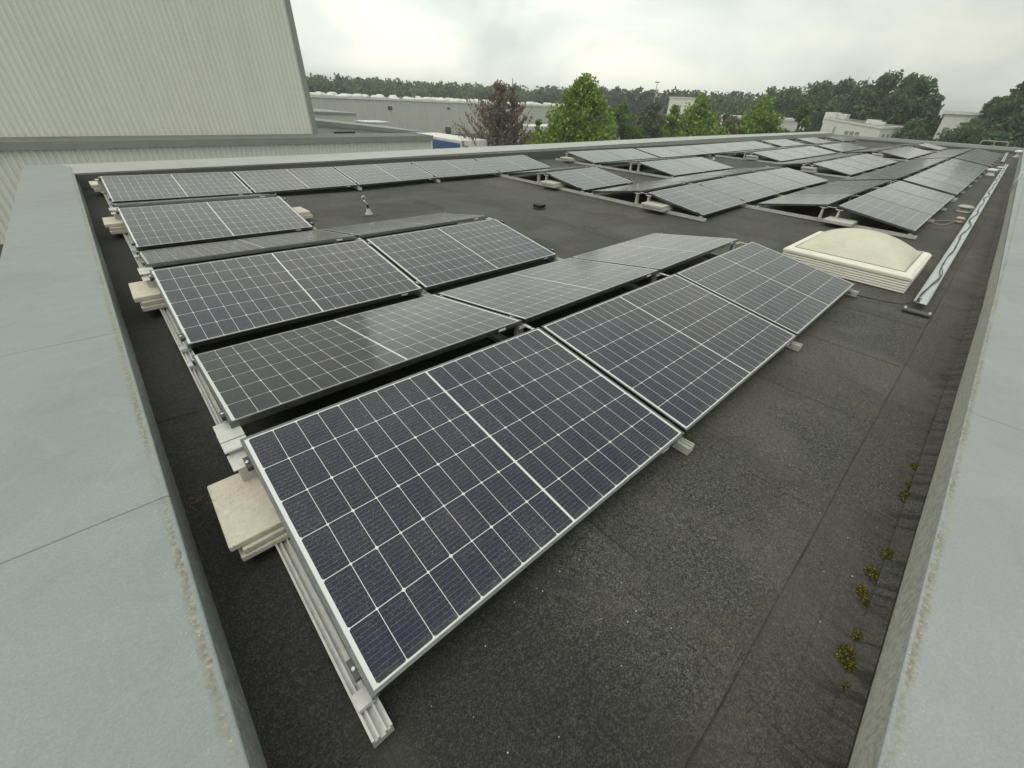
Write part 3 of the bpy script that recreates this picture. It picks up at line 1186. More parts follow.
# ------------------------------------------------------------------ cable tray
def tray(x0, x1, yc0, yc1, label, seed, wdt=0.055):
    o = thing('cable_tray', label, 'cable tray', (x0, yc0, zroof(x0)))
    rr = random.Random(seed)
    L_ = x1 - x0
    b = MB()
    n_ = max(2, int(L_ / 1.0))

    def pt(t_, off, h):
        x = x0 + L_ * t_
        return (L_ * t_, (yc1 - yc0) * t_ + off, zroof(x) - zroof(x0) + h)
    for i in range(n_):
        t0, t1 = i / n_, (i + 1) / n_
        w = wdt
        b.hexa([pt(t0, -w, 0.05), pt(t1, -w, 0.05), pt(t1, w, 0.05), pt(t0, w, 0.05)], [pt(t0, -w, 0.053), pt(t1, -w, 0.053), pt(t1, w, 0.053), pt(t0, w, 0.053)])
        for s_ in (-1, 1):
            c0, c1 = s_ * w, s_ * (w - 0.003)
            b.hexa([pt(t0, min(c0, c1), 0.0535), pt(t1, min(c0, c1), 0.0535), pt(t1, max(c0, c1), 0.0535), pt(t0, max(c0, c1), 0.0535)],
                   [pt(t0, min(c0, c1), 0.075), pt(t1, min(c0, c1), 0.075), pt(t1, max(c0, c1), 0.075), pt(t0, max(c0, c1), 0.075)])
    b.build('tray_sheet', M['alu_bright'], o)
    for c_ in range(2):
        pts = []
        k = int(L_ / 0.09)
        ph = rr.uniform(0, 6)
        for i in range(k + 1):
            t_ = i / k
            x = L_ * t_
            off = 0.032 * math.sin(x * 3.4 + ph * 0.3) * (0.6 + 0.4 * math.sin(x * 1.3 + ph * 0.3)) + 0.007 * math.sin(x * 8 + c_ * 2)
            pts.append(pt(t_, off, 0.060 + 0.004 * c_))
        MB().tube(pts, 0.0042, 6).build('cable', M['cable'], o, smooth=True)
    k = int(L_ / 1.5) + 1
    for i in range(k):
        t_ = (0.02 + i * 0.97 / max(1, k - 1)) if k > 1 else 0.5
        q = pt(t_, 0, 0)
        sb = MB().box((q[0] - 0.06, q[1] - 0.05, q[2] - 0.002), (q[0] + 0.06, q[1] + 0.05, q[2] + 0.049))
        sb.build('support_block', M['rubber'], o, bevel=0.004)
    return o


tray(5.38, 28.6, -0.545, -0.43, 'long galvanised cable tray with wavy black cables, running from the skylight to the far end', 3)
tray(30.2, 40.3, -0.22, -0.08, 'farther straight galvanised cable tray near the far right end of the roof', 5)

ft = thing('rubber_foot', 'low grey rubber support foot in front of the open end of the cable tray', 'support foot', (5.22, -0.56, zroof(5.2)))
MB().box((-0.05, -0.11, 0), (0.03, 0.11, 0.022)).build('foot_block', M['trim_dark'], ft, bevel=0.006)
for s_ in (-1, 1):
    MB().box((-0.035, s_ * 0.095 - 0.010, 0.022), (0.02, s_ * 0.095 + 0.010, 0.034)).build('lug', M['alu'], ft, bevel=0.003)


def cable(name, pts, r_, mat, label):
    out = []
    pts = [Vector(q) for q in pts]
    for i in range(len(pts) - 1):
        p0, p1, p2, p3 = pts[max(i - 1, 0)], pts[i], pts[i + 1], pts[min(i + 2, len(pts) - 1)]
        for k in range(8):
            t_ = k / 8
            out.append(0.5 * ((2 * p1) + (p2 - p0) * t_ + (2 * p0 - 5 * p1 + 4 * p2 - p3) * t_ * t_ + (3 * p1 - p0 - 3 * p2 + p3) * t_ ** 3))
    out.append(pts[-1])
    o = MB().tube(out, r_, 8).build(name, mat, smooth=True)
    tag(o, label, 'cable')
    return o


zc = zroof(5.3)
cable('cable', [(5.15, 0.05, zc + 0.04), (5.24, -0.10, zc + 0.012), (5.28, -0.25, zc + 0.008), (5.31, -0.42, zc + 0.02), (5.36, -0.50, zc + 0.058), (5.5, -0.535, zc + 0.066)], 0.005,
      M['cable'], 'black cable running from the nearest row to the end of the cable tray')
zc = zroof(10.8)
cable('cable', [(10.35, -0.02, zc + 0.03), (10.7, -0.10, zc + 0.02), (10.95, -0.22, zc + 0.01), (11.02, -0.33, zc + 0.03)], 0.006, M['cable_tan'],
      'tan cable, upper of the two looping from the panels to the beige vent stub')
cable('cable', [(10.3, -0.05, zc + 0.03), (10.35, -0.18, zc + 0.008), (10.7, -0.27, zc + 0.01), (10.98, -0.33, zc + 0.03)], 0.006, M['cable_tan'],
      'tan cable, lower of the two looping from the panels to the beige vent stub')


# ------------------------------------------------------------------ roof vents, drain, anchors
def vent(x, y, r_, h, label, mat='white', cap=True):
    o = thing('roof_vent', label, 'roof vent', (x, y, zroof(x)))
    MB().lathe([(r_ * 1.08, 0.0), (r_ * 1.0, 0.012), (r_ * 0.75, 0.03), (r_ * 0.62, h * 0.6)], 20).build('pipe', M[mat], o, smooth=True)
    if cap:
        MB().lathe([(r_ * 0.95, h * 0.6), (r_ * 1.12, h * 0.66), (r_ * 1.1, h * 0.8), (r_ * 0.8, h * 0.95), (r_ * 0.2, h)], 20).build('cap', M[mat], o, smooth=True)
    return o


M['vent_grey'] = simple('weathered_grey_plastic', (0.42, 0.42, 0.38), 0.6)
M['vent_beige'] = simple('beige_mastic', (0.50, 0.45, 0.33), 0.7)
vent(12.5, -0.31, 0.12, 0.13, 'low grey domed roof vent left of the cable tray', 'vent_grey')
vent(11.05, -0.36, 0.06, 0.09, 'small beige vent stub where the tan cables end', 'vent_beige')
vent(22.6, -0.20, 0.13, 0.22, 'white roof vent beside the far part of the cable tray', 'white')
vent(25.6, -0.33, 0.10, 0.12, 'small white roof vent touching the far end of the cable tray', 'white')
vent(37.0, -0.70, 0.30, 0.35, 'white mushroom vent by the right parapet at the far end', 'white')

dr = thing('roof_drain', 'small square black roof drain in the open bay between the two panel fields', 'roof drain', (5.33, 4.77, zroof(5.33)))
MB().box((-0.09, -0.09, 0), (0.09, 0.09, 0.006)).build('flange', M['trim_dark'], dr, bevel=0.003)
db = MB()
for k in range(6):
    db.box((-0.075 + k * 0.027, -0.075, 0.012), (-0.063 + k * 0.027, 0.075, 0.055))
db.box((-0.078, -0.078, 0.0553), (0.078, 0.078, 0.062))
db.build('grate', M['rubber'], dr)


def anchor(x, y, label, h=0.27, lean=0.04):
    o = thing('roof_anchor', label, 'roof anchor', (x, y, roof_z(x, y)))
    MB().lathe([(0.065, 0.0), (0.06, 0.012), (0.038, 0.03), (0.028, 0.075), (0.018, 0.085)], 18).build('base', M['vent_grey'], o, smooth=True)
    MB().tube([(0, 0, 0.08), (0, 0, 0.14)], 0.016, 10).build('post', M['rubber'], o)
    MB().tube([(0, 0, 0.14), (-lean, 0, 0.19)], 0.010, 8).build('shackle', M['bolt'], o)
    pts = [(-lean + 0.026 * math.cos(a), 0.010 * math.sin(a * 0.5), 0.225 + 0.036 * math.sin(a)) for a in [2 * math.pi * k / 16 for k in range(17)]]
    MB().tube(pts, 0.008, 8, caps=False).build('ring', M['bolt'], o, smooth=True)
    MB().add([(0.16 * math.cos(2 * math.pi * k / 20), 0.16 * math.sin(2 * math.pi * k / 20), 0.003) for k in range(20)], [tuple(range(20))]).build('flashing_patch', M['roof'], o)
    return o


anchor(2.76, 5.85, 'white-based roof anchor with a steel ring in the open bay of the left field')
anchor(11.65, 7.0, 'white-based roof anchor with a steel ring beside the two-panel block in the fifth row')
anchor(16.6, 7.1, 'white-based roof anchor with a steel ring in front of the long back row block')
anchor(25.1, 8.7, 'white-based roof anchor at the gap in the far back row')

# roof ladder hooked over the right parapet
ld = thing('roof_ladder', 'pale metal ladder hooks gripping the right parapet far along the roof', 'ladder', (18.0, -0.93, 0))
for k, x in enumerate((-0.45, 2.4)):
    z0 = zroof(18) + 0.01
    zt = 0.46
    MB().tube([(x, 0.06, z0), (x, 0.06, zt - 0.05), (x, 0.02, zt), (x, -0.7, zt + 0.01), (x, -0.8, zt - 0.04), (x, -0.8, -0.8)], 0.035, 10).build('stringer', M['white'], ld, smooth=True)
MB().tube([(-0.45, -0.8, 0.1), (2.4, -0.8, 0.1)], 0.02, 8).build('rung', M['white'], ld)
MB().tube([(-0.45, -0.8, -0.2), (2.4, -0.8, -0.2)], 0.02, 8).build('rung', M['white'], ld)

# guard hoop at the far end
gh = thing('guard_rail', 'small pale tubular guard rail standing at the far end of the roof', 'guard rail', (X_END + 0.2, 0.75, 0.30))
MB().tube([(0, -0.62, 0), (0, -0.62, 0.20), (0, -0.56, 0.25), (0, 0.56, 0.25), (0, 0.62, 0.20), (0, 0.62, 0)], 0.025, 8).build('hoop', M['vent_grey'], gh, smooth=True)
MB().tube([(0, 0.0, 0), (0, 0.0, 0.23)], 0.018, 8).build('baluster', M['vent_grey'], gh)

# ------------------------------------------------------------------ moss cushions and leaf litter
def moss(x, y, r_, label, seed):
    rr = np.random.RandomState(seed)
    b = MB()
    for _ in range(int(260 * (r_ / 0.03))):
        a, q = rr.uniform(0, 6.28), math.sqrt(rr.uniform(0, 1))
        px, py = q * r_ * math.cos(a) * 1.25, q * r_ * math.sin(a) * 0.8
        h = 0.45 * r_ * (1 - q * q) * rr.uniform(0.6, 1.1) + 0.001
        d = rr.normal(size=3)
        d /= np.linalg.norm(d)
        e = np.cross(d, rr.normal(size=3))
        e /= np.linalg.norm(e)
        s_ = 0.0035
        c_ = np.array((px, py, h))
        b.add([c_ - d * s_, c_ + e * s_, c_ + d * s_, c_ - e * s_], [(0, 1, 2, 3)])
    o = b.build('moss_cushion', M['moss'])
    o.location = (x, y, roof_z(x, y) + 0.003)
    tag(o, label, 'moss', 'moss cushions along the right parapet')
    return o


MOSS = [(846, 655, 0.022), (852, 668, 0.016), (866, 600, 0.010), (874, 612, 0.012), (863, 590, 0.014), (873, 571, 0.020), (892, 555, 0.026), (911, 494, 0.026),
        (918, 462, 0.014), (914, 482, 0.018), (858, 635, 0.012), (848, 690, 0.014)]


def on_roof(px, py, z=-0.10):
    x = (px - 512 - 22.04) / 414.538
    y = (384 - py - 11.04) / 414.538
    d = _f + _r * x + _u * y
    c_ = cam_o.matrix_world.translation
    t_ = (z - c_.z) / d.z
    return c_ + d * t_


MP = [(1.04, -0.86, .022), (1.01, -0.88, .016), (1.25, -.9, .011), (1.2, -.93, .011), (1.28, -.84, .014), (1.37, -.87, .02), (1.48, -.92, .026), (1.95, -.9, .026), (2.28, -.88, .014), (2.08, -.9, .018),
      (1.1, -.88, .012), (.92, -.9, .014)]
MLAB = ['bright yellow-green moss cushion, largest of the lowest pair', 'small dark moss cushion just below the brightest yellow one', 'tiny moss dot beside the parapet, upper of two',
        'tiny moss dot touching the parapet foot', 'olive moss cushion on the lap seam', 'oval olive moss cushion above the lap seam', 'dark green moss cushion close under the parapet',
        'wide yellowish moss cushion halfway up the parapet', 'small moss tuft farthest along the parapet', 'narrow moss cushion next to the wide yellowish one',
        'tiny moss speck between two lower cushions', 'lowest brownish moss cushion by the parapet']
for k, ((px, py, r_), lb) in enumerate(zip(MOSS, MLAB)):
    q = on_roof(px, py)
    moss(q.x, max(q.y, -0.955), r_ * 1.6, lb, k + 1)

lf = MB()
rr = random.Random(5)
for k in range(9):
    a = rr.uniform(0, 6.28)
    c_ = Vector((rr.uniform(-0.025, 0.025), rr.uniform(-0.025, 0.025), 0.006 + 0.01 * rr.random()))
    pts = [c_ + Vector((0.028 * t_ * math.cos(a + t_), 0.028 * t_ * math.sin(a + t_), 0.006 * math.sin(t_ * 3))) for t_ in (0, .3, .6, 1.0)]
    lf.tube(pts, 0.0013, 4)
o = lf.build('dry_twigs', simple('dry_brown_twig', (0.20, 0.09, 0.035), 0.8))
o.location = (-0.215, 1.21, roof_z(-.2, 1.2))
tag(o, 'curl of reddish-brown dry twigs between the left parapet and the nearest pavers', 'twigs')

gr = MB()
rr = random.Random(11)
for _ in range(80):
    u = rr.random()
    if u < 0.35:
        x, y = rr.gauss(3.0, 0.9), rr.gauss(-0.82, 0.07)
    elif u < 0.6:
        x, y = rr.uniform(0.1, 1.0), rr.uniform(-0.5, 0.0)
    else:
        x, y = rr.uniform(-0.2, 6), rr.uniform(-0.95, 0.0)
    y = max(y, -0.95)
    s_ = rr.uniform(0.0008, 0.0024)
    z = roof_z(x, y) + 0.002
    gr.hexa([(x - s_, y - s_, z), (x + s_ * 1.3, y - s_, z), (x + s_, y + s_, z), (x - s_, y + s_ * .8, z)],
            [(x - s_ * .5, y - s_ * .5, z + s_), (x + s_ * .6, y - s_ * .4, z + s_), (x + s_ * .4, y + s_ * .5, z + s_), (x - s_ * .4, y + s_ * .4, z + s_)])
tag(gr.build('white_grit', simple('pale_grit', (0.6, 0.6, 0.55), 0.8)), 'tiny white grit grains scattered over the dark roof membrane', 'grit', kind='stuff')


# ------------------------------------------------------------------ corrugated halls behind the roof
def corrugated(name, mat, parent, x0, x1, y, z0, z1, pitch=0.30, depth=0.045, facing=-1):
    b = MB()
    prof = [(0.0, 0), (0.32, 0), (0.50, 1), (0.82, 1)]
    n_ = int((x1 - x0) / pitch)
    pts = []
    for i in range(n_):
        for a, d in prof:
            pts.append((x0 + (i + a) * pitch, y + facing * depth * d))
    pts.append((x1, y))
    for q in pts:
        b.v.append((q[0], q[1], z0))
        b.v.append((q[0], q[1], z1))
    for i in range(len(pts) - 1):
        b.f.append((2 * i, 2 * i + 2, 2 * i + 3, 2 * i + 1))
    return b.build(name, mat, parent)


hall = thing('corrugated_hall', 'tall pale green corrugated metal hall filling the upper left', 'building', (-20, 30, GROUND))


def rel(o, mb_obj):
    mb_obj.location = tuple(-c for c in o.location)
    return mb_obj


rel(hall, corrugated('wall', M['clad'], hall, -50, 10.62, 30.0, GROUND, 9.5, 0.225, 0.055))
bx = MB().box((-50, 30.06, GROUND), (10.6, 62, 9.45))
rel(hall, bx.build('side_wall', M['clad'], hall))
rel(hall, MB().box((10.60, 29.84, GROUND), (10.82, 30.12, 9.6)).build('corner_trim', M['trim'], hall))
rel(hall, MB().box((-50, 29.85, 9.5), (10.85, 62, 9.75)).build('roof', M['trim'], hall))

ann = thing('corrugated_annex', 'low corrugated annex with a grey parapet trim in front of the tall hall', 'building', (-20, 27, GROUND))
rel(ann, corrugated('wall', M['clad'], ann, -50, 17.0, 27.0, GROUND, -0.92, 0.225, 0.055))
rel(ann, MB().box((-50, 27.06, GROUND), (16.95, 29.8, -0.93)).build('side_wall', M['clad'], ann))
rel(ann, MB().box((-50, 26.80, -1.10), (17.1, 26.88, -0.80)).box((16.98, 26.885, -1.10), (17.10, 29.8, -0.80)).build('parapet_trim', M['trim'], ann))
rel(ann, MB().box((-50, 26.99, -0.92), (16.97, 29.8, -0.86)).build('roof', M['roof_far'], ann))
wd = MB().box((-7.5, 26.80, GROUND), (-4.35, 26.84, -3.35))
rel(ann, wd.build('dark_gateway', M['trim_dark'], ann))

# shed with dark sloping verge, behind the annex
sb = thing('mono_pitch_shed', 'beige shed with a dark sloping roof verge beside the tall hall', 'building', (16, 36, GROUND))
rel(sb, MB().add([(11, 36, GROUND), (22.6, 36, GROUND), (22.6, 36, -1.42), (11, 36, -0.42), (11, 44, GROUND), (22.6, 44, GROUND), (22.6, 44, -1.42), (11, 44, -0.42)],
                 [(0, 1, 2, 3), (5, 4, 7, 6), (4, 0, 3, 7), (1, 5, 6, 2)]).build('wall', M['clad_far'], sb))
rel(sb, MB().hexa([(10.9, 35.8, -0.62), (22.75, 35.8, -1.56), (22.75, 44.1, -1.56), (10.9, 44.1, -0.62)],
                  [(10.9, 35.8, -0.28), (22.75, 35.8, -1.34), (22.75, 44.1, -1.34), (10.9, 44.1, -0.28)]).build('roof', M['trim'], sb))
rel(sb, MB().box((14.2, 35.93, -1.45), (15.8, 35.97, -1.2)).build('window', M['glass_dark'], sb))

sa = thing('flat_shed', 'pale flat-roofed block between the shed verge and the long hall', 'building', (17, 50, GROUND))
rel(sa, MB().box((10, 50, GROUND), (22.25, 58, -0.62)).build('wall', M['clad_far'], sa))
rel(sa, MB().hexa([(9.9, 49.9, -0.45), (22.35, 49.9, -0.72), (22.35, 58.1, -0.72), (9.9, 58.1, -0.45)],
                  [(9.9, 49.9, -0.28), (22.35, 49.9, -0.50), (22.35, 58.1, -0.50), (9.9, 58.1, -0.28)]).build('roof', M['trim'], sa))
ct = thing('white_container', 'small white container box standing before the long hall', 'container', (23.0, 48, GROUND))
MB().box((-1.2, -1.2, 0), (1.3, 1.2, 3.25)).build('body', M['white'], ct, bevel=0.05)
MB().box((-1.28, -1.28, 3.26), (1.38, 1.28, 3.38)).build('lid', M['white'], ct)

lh = thing('long_warehouse', 'long grey-beige warehouse with rows of white rooflights below the forest', 'building', (60, 75, GROUND))
HX0, HX1, HY = 14.0, 92.0, 75.0
rel(lh, corrugated('wall', M['clad_far'], lh, HX0, HX1, HY, GROUND, 0.42, 0.5, 0.04))
rel(lh, MB().box((HX0, HY + 0.1, GROUND), (HX1, HY + 60, 0.35)).build('side_wall', M['clad_far'], lh))
rel(lh, MB().box((HX0 - 0.1, HY - 0.15, 0.40), (HX1 + 0.1, HY - 0.02, 0.66)).build('parapet_trim', M['clad_white'], lh))
rel(lh, MB().box((HX0, HY, 0.36), (HX1, HY + 60, 0.5)).build('roof', M['roof_far'], lh))
rr = random.Random(4)
dome_me = MB().lathe([(0.75, 0.0), (0.75, 0.3), (0.62, 0.52), (0.3, 0.66)], 10).mesh('roof_light', M['white'])
k = 0
for ry_ in range(4):
    for i in range(24):
        x = HX0 + 6 + i * 3.1 + rr.uniform(-.4, .4)
        o = bpy.data.objects.new('roof_light', dome_me)
        COL.objects.link(o)
        o.parent = lh
        o.location = (x - 60, 2.5 + ry_ * 6 + rr.uniform(-.5, .5), 0.5 - GROUND)
        o.scale = (rr.uniform(0.7, 1.4), 1.2, rr.uniform(0.5, 1.0))
rel(lh, MB().box((49.9, HY - 0.3, -4.7 + 0.3), (51.0, HY - 0.06, -3.4)).box((50.6, HY - 0.12, -0.6), (51.2, HY - 0.08, -0.3)).build('louvre', M['trim_dark'], lh))
rel(lh, MB().box((39.0, HY - 0.12, -0.9), (39.7, HY - 0.06, -0.4)).build('wall_lamp', M['trim_dark'], lh))

# low white canopy roof right of the pine and the red-brown fence
cn = thing('white_canopy', 'low white canopy with pale posts behind the brown pine', 'canopy', (46, 47, GROUND))
MB().box((-5, -2, 2.75), (6, 2, 3.1)).build('canopy_roof', M['white'], cn)
for x in (-4.6, -1, 2.5, 5.6):
    MB().tube([(x, -1.8, 0), (x, -1.8, 2.75)], 0.12, 8).build('post', M['clad_white'], cn)
fn = thing('timber_fence', 'reddish-brown timber fence behind the brown pine', 'fence', (43, 42, GROUND))
b = MB()
for i in range(30):
    b.box((-3.5 + i * 0.25, -0.02, 0.05), (-3.5 + i * 0.25 + 0.22, 0.02, 2.4))
b.build('boards', simple('red_brown_timber', (0.16, 0.075, 0.045), 0.8), fn)
for x in (-3.55, -1, 1.5, 4.05):
    MB().box((x - 0.06, 0.03, 0), (x + 0.06, 0.15, 2.5)).build('post', M['bark'], fn)

# lorry: white box with blue panels
lo = thing('box_lorry', 'white and blue box lorry parked behind the annex corner', 'lorry', (20.3, 30.5, GROUND))
MB().box((-0.1, -2.4, 0.95), (2.4, 4.6, 3.25)).build('cargo_box', M['white'], lo, bevel=0.05)
MB().box((-0.13, -2.3, 1.2), (-0.105, 1.4, 3.05)).build('blue_panel', M['blue'], lo)
MB().box((-0.13, 1.9, 1.4), (-0.105, 2.7, 3.0)).build('blue_panel', M['blue'], lo)
cabm = MB().hexa([(0, -4.3, 0.5), (2.3, -4.3, 0.5), (2.3, -2.55, 0.5), (0, -2.55, 0.5)], [(0.1, -3.9, 2.35), (2.2, -3.9, 2.35), (2.2, -2.55, 2.4), (0.1, -2.55, 2.4)])
cb_ = cabm.build('cab', M['white'], lo, bevel=0.08)
MB().hexa([(-0.01, -4.0, 1.4), (0.05, -4.0, 1.4), (0.05, -2.9, 1.4), (-0.01, -2.9, 1.4)], [(0.05, -3.85, 2.1), (0.1, -3.85, 2.1), (0.1, -2.9, 2.1), (0.05, -2.9, 2.1)]).build('window', M['glass_dark'], cb_)
for (x, y) in ((0.05, -3.4), (0.05, 2.2), (0.05, 3.3), (2.2, -3.4), (2.2, 2.2), (2.2, 3.3)):
    w = MB()
    w.tube([(x - 0.13, y, 0.48), (x + 0.13, y, 0.48)], 0.48, 18).build('wheel', M['rubber'], lo)


def car(x, y, rz, mat, label, first_car=[None]):
    o = thing('parked_car', label, 'car', (x, y, GROUND), 'cars parked in the yard', rz)
    body = MB()
    prof = [(-2.15, 0.35), (2.15, 0.35), (2.2, 0.62), (2.05, 0.82), (1.15, 0.93), (0.45, 1.38), (-1.15, 1.42), (-1.85, 1.02), (-2.2, 0.95)]
    n_ = len(prof)
    for ysd, sc in ((-0.86, 1), (-0.80, 1.0), (0.80, 1.0), (0.86, 1)):
        for (a, z_) in prof:
            yy = ysd if z_ < 1.0 else ysd * 0.80
            body.v.append((a, yy, z_))
    for i in range(3):
        for k in range(n_):
            k2 = (k + 1) % n_
            body.f.append((i * n_ + k, i * n_ + k2, (i + 1) * n_ + k2, (i + 1) * n_ + k))
    body.f.append(tuple(range(n_))[::-1])
    body.f.append(tuple(3 * n_ + k for k in range(n_)))
    bo = fixnormals(body.build('body', mat, o, bevel=0.06))
    gl_ = MB()
    gl_.add([(1.08, -0.66, 0.965), (1.08, 0.66, 0.965), (0.50, 0.60, 1.355), (0.50, -0.60, 1.355)], [(0, 1, 2, 3)])
    gl_.add([(-1.80, -0.66, 1.07), (-1.80, 0.66, 1.07), (-1.22, 0.60, 1.40), (-1.22, -0.60, 1.40)], [(3, 2, 1, 0)])
    g_o = gl_.build('windscreen', M['glass_dark'], o)
    g_o.location = (0.0, 0, 0.012)
    for s_ in (-1, 1):
        side = MB().add([(-1.5, s_ * 0.80, 0.98), (0.85, s_ * 0.80, 0.98), (0.35, s_ * 0.725, 1.32), (-1.1, s_ * 0.725, 1.34)], [(0, 1, 2, 3)])
        side.build('side_window', M['glass_dark'], o).location = (0, s_ * 0.012, 0)
    for x_ in (-1.35, 1.35):
        for s_ in (-1, 1):
            MB().tube([(x_, s_ * 0.70, 0.33), (x_, s_ * 0.88, 0.33)], 0.33, 16).build('wheel', M['rubber'], o)
    return o


M['car_white'] = simple('white_car_paint', (0.72, 0.72, 0.70), 0.25, var=0.03)
M['car_silver'] = simple('silver_car_paint', (0.42, 0.43, 0.44), 0.25, 0.5, var=0.03)
M['car_dark'] = simple('dark_car_paint', (0.05, 0.055, 0.07), 0.2, var=0.03)
M['car_red'] = simple('grey_car_paint', (0.20, 0.21, 0.22), 0.25, var=0.03)
car(36.6, 38.0, 0.6, M['car_white'], 'white car parked right of the brown pine, nearest of the small group')
car(38.6, 41.5, 0.6, M['car_silver'], 'silver car parked behind the white one by the brown pine')
car(41.5, 44.5, 0.6, M['car_dark'], 'dark car parked in front of the white canopy')
car(35.0, 42.0, 0.6, M['car_white'], 'white car seen through the lower branches of the brown pine')
car(33.0, 47.0, 0.6, M['car_silver'], 'silver car left of the brown pine trunk near the warehouse wall')
car(52.0, 33.5, 0.4, M['car_white'], 'white car between the grey-green tree and the small round tree')
car(54.5, 29.8, 0.4, M['car_white'], 'white car below the pale green twin-topped tree')

# white buildings on the right
tw = thing('white_tower_block', 'narrow white block rising above the trees in the middle distance', 'building', (65.5, 36, GROUND))
rel(tw, MB().box((64.5, 34.0, GROUND), (66.0, 38.1, 2.6)).build('wall', M['clad_white'], tw))
rel(tw, MB().box((64.4, 33.9, 2.6), (66.1, 38.2, 2.75)).build('roof_edge', M['white'], tw))

wbl = thing('white_office_building', 'white flat-roofed building with a row of small windows beyond the roof end', 'building', (62, 13, GROUND))
v0 = [(59.0, 10.1), (67.5, 9.6), (78, 20), (64.0, 16.9)]
bw = MB()
zt = [0.52, 0.62, 1.2, 1.1]
bw.hexa([(x, y, GROUND) for x, y in v0], [(x, y, z) for (x, y), z in zip(v0, zt)])
rel(wbl, fixnormals(bw.build('wall', M['clad_white'], wbl)))
cx, cy = 66.5, 14.0
v1 = [(cx + (x - cx) * 1.02, cy + (y - cy) * 1.02) for x, y in v0]
bw = MB()
bw.hexa([(x, y, z + 0.01) for (x, y), z in zip(v1, zt)], [(x, y, z + 0.2) for (x, y), z in zip(v1, zt)])
rel(wbl, fixnormals(bw.build('roof_edge', M['clad_white'], wbl)))
v2 = [(cx + (x - cx) * 0.98, cy + (y - cy) * 0.98) for x, y in v0]
bw = MB()
bw.add([(x, y, z + 0.21) for (x, y), z in zip(v2, zt)], [(0, 1, 2, 3)])
rel(wbl, bw.build('roof', M['roof_far'], wbl))
for (x, y, sx, h) in ((64.2, 12.0, 1.4, 0.6), (66.5, 15.8, 1.6, 1.0), (62.6, 11.2, 0.7, 0.45), (65.5, 16.6, 1.8, 1.1)):
    rel(wbl, MB().box((x - sx / 2, y - 0.6, 0.68), (x + sx / 2, y + 0.6, 0.68 + h)).build('roof_hatch', M['white'], wbl, bevel=0.04))
d1 = (Vector((64.0, 16.9)) - Vector((59.0, 10.1)))
for k in range(3):
    t0 = 0.30 + k * 0.09
    a = Vector((59.0, 10.1)) + d1 * t0
    b = Vector((59.0, 10.1)) + d1 * (t0 + 0.065)
    nrm = Vector((-d1.y, d1.x)).normalized() * 0.03
    q = MB()
    q.hexa([(a.x + nrm.x * .1, a.y + nrm.y * .1, -0.45), (b.x + nrm.x * .1, b.y + nrm.y * .1, -0.45), (b.x + nrm.x, b.y + nrm.y, -0.45), (a.x + nrm.x, a.y + nrm.y, -1.35)],
           [(a.x + nrm.x * .1, a.y + nrm.y * .1, 0.1), (b.x + nrm.x * .1, b.y + nrm.y * .1, 0.1), (b.x + nrm.x, b.y + nrm.y, 0.1), (a.x + nrm.x, a.y + nrm.y, 0.1)])
    fo_ = rel(wbl, fixnormals(q.build('window', M['trim'], wbl)))
for k in range(4):
    x = 60.3 + k * 1.75
    yy = 10.1 - (x - 59.0) * 0.5 / 8.5
    rel(wbl, MB().box((x, yy - 0.05, -1.3), (x + 1.0, yy - 0.01, 0.05)).build('window', M['trim'], wbl))
a = Vector((59.0, 10.1)) + d1 * 0.74
rel(wbl, MB().tube([(a.x - .08, a.y + .05, GROUND), (a.x - .08, a.y + .05, 0.45)], 0.06, 8).build('downpipe', M['trim'], wbl))

wc = thing('white_low_building', 'low white building half hidden behind roadside trees right of centre', 'building', (62, 23, GROUND))
rel(wc, MB().box((60, 20.5, GROUND), (70, 27.5, 0.7)).build('wall', M['clad_white'], wc))
rel(wc, MB().box((59.8, 20.3, 0.7), (70.2, 27.7, 0.95)).build('roof', M['white'], wc))

fb = thing('distant_pale_building', 'tall pale building between the dark trees at the far right', 'building', (80, 5.5, GROUND))
rel(fb, MB().box((71, 4.3, GROUND), (92, 7.0, 2.15)).build('wall', M['clad_white'], fb))
rel(fb, MB().box((70.8, 4.1, 2.15), (92.2, 7.2, 2.45)).build('roof', M['white'], fb))
for y in (5.0, 6.0):
    rel(fb, MB().box((70.95, y, 0.4), (70.98, y + 0.55, 0.9)).build('window', M['trim'], fb))

# slim mast
ms = thing('lamp_mast', 'thin pale mast standing in front of the pine wood', 'mast', (75.9, 47.9, GROUND))
MB().tube([(0, 0, 0), (0, 0, 9.4)], [0.12, 0.05], 8).build('pole', M['vent_grey'], ms)
MB().box((-0.5, -0.15, 9.4), (0.5, 0.15, 9.55)).build('lamp_head', M['vent_grey'], ms)


# ------------------------------------------------------------------ trees
def leaf_cards(rs, centers, radii, n, size, flat=1.0, elong=1.0):
    """n small quads spread through the shells of many lobes"""
    k = rs.choice(len(centers), n, p=(radii ** 2) / (radii ** 2).sum())
    d = rs.normal(size=(n, 3))
    d /= np.linalg.norm(d, axis=1)[:, None]
    rad = radii[k] * (1 - 0.55 * rs.random_sample(n) ** 2.0) * (1 + 0.12 * rs.normal(size=n))
    c = centers[k] + d * rad[:, None] * np.array((1, 1, flat))
    a = rs.normal(size=(n, 3))
    a /= np.linalg.norm(a, axis=1)[:, None]
    b = np.cross(a, rs.normal(size=(n, 3)))
    b /= np.linalg.norm(b, axis=1)[:, None]
    s = size * rs.uniform(0.6, 1.3, n)[:, None]
    v = np.stack((c - a * s, c - b * s * 0.6 * elong, c + a * s, c + b * s * 0.6 * elong), axis=1)
    return v.reshape(-1, 3)


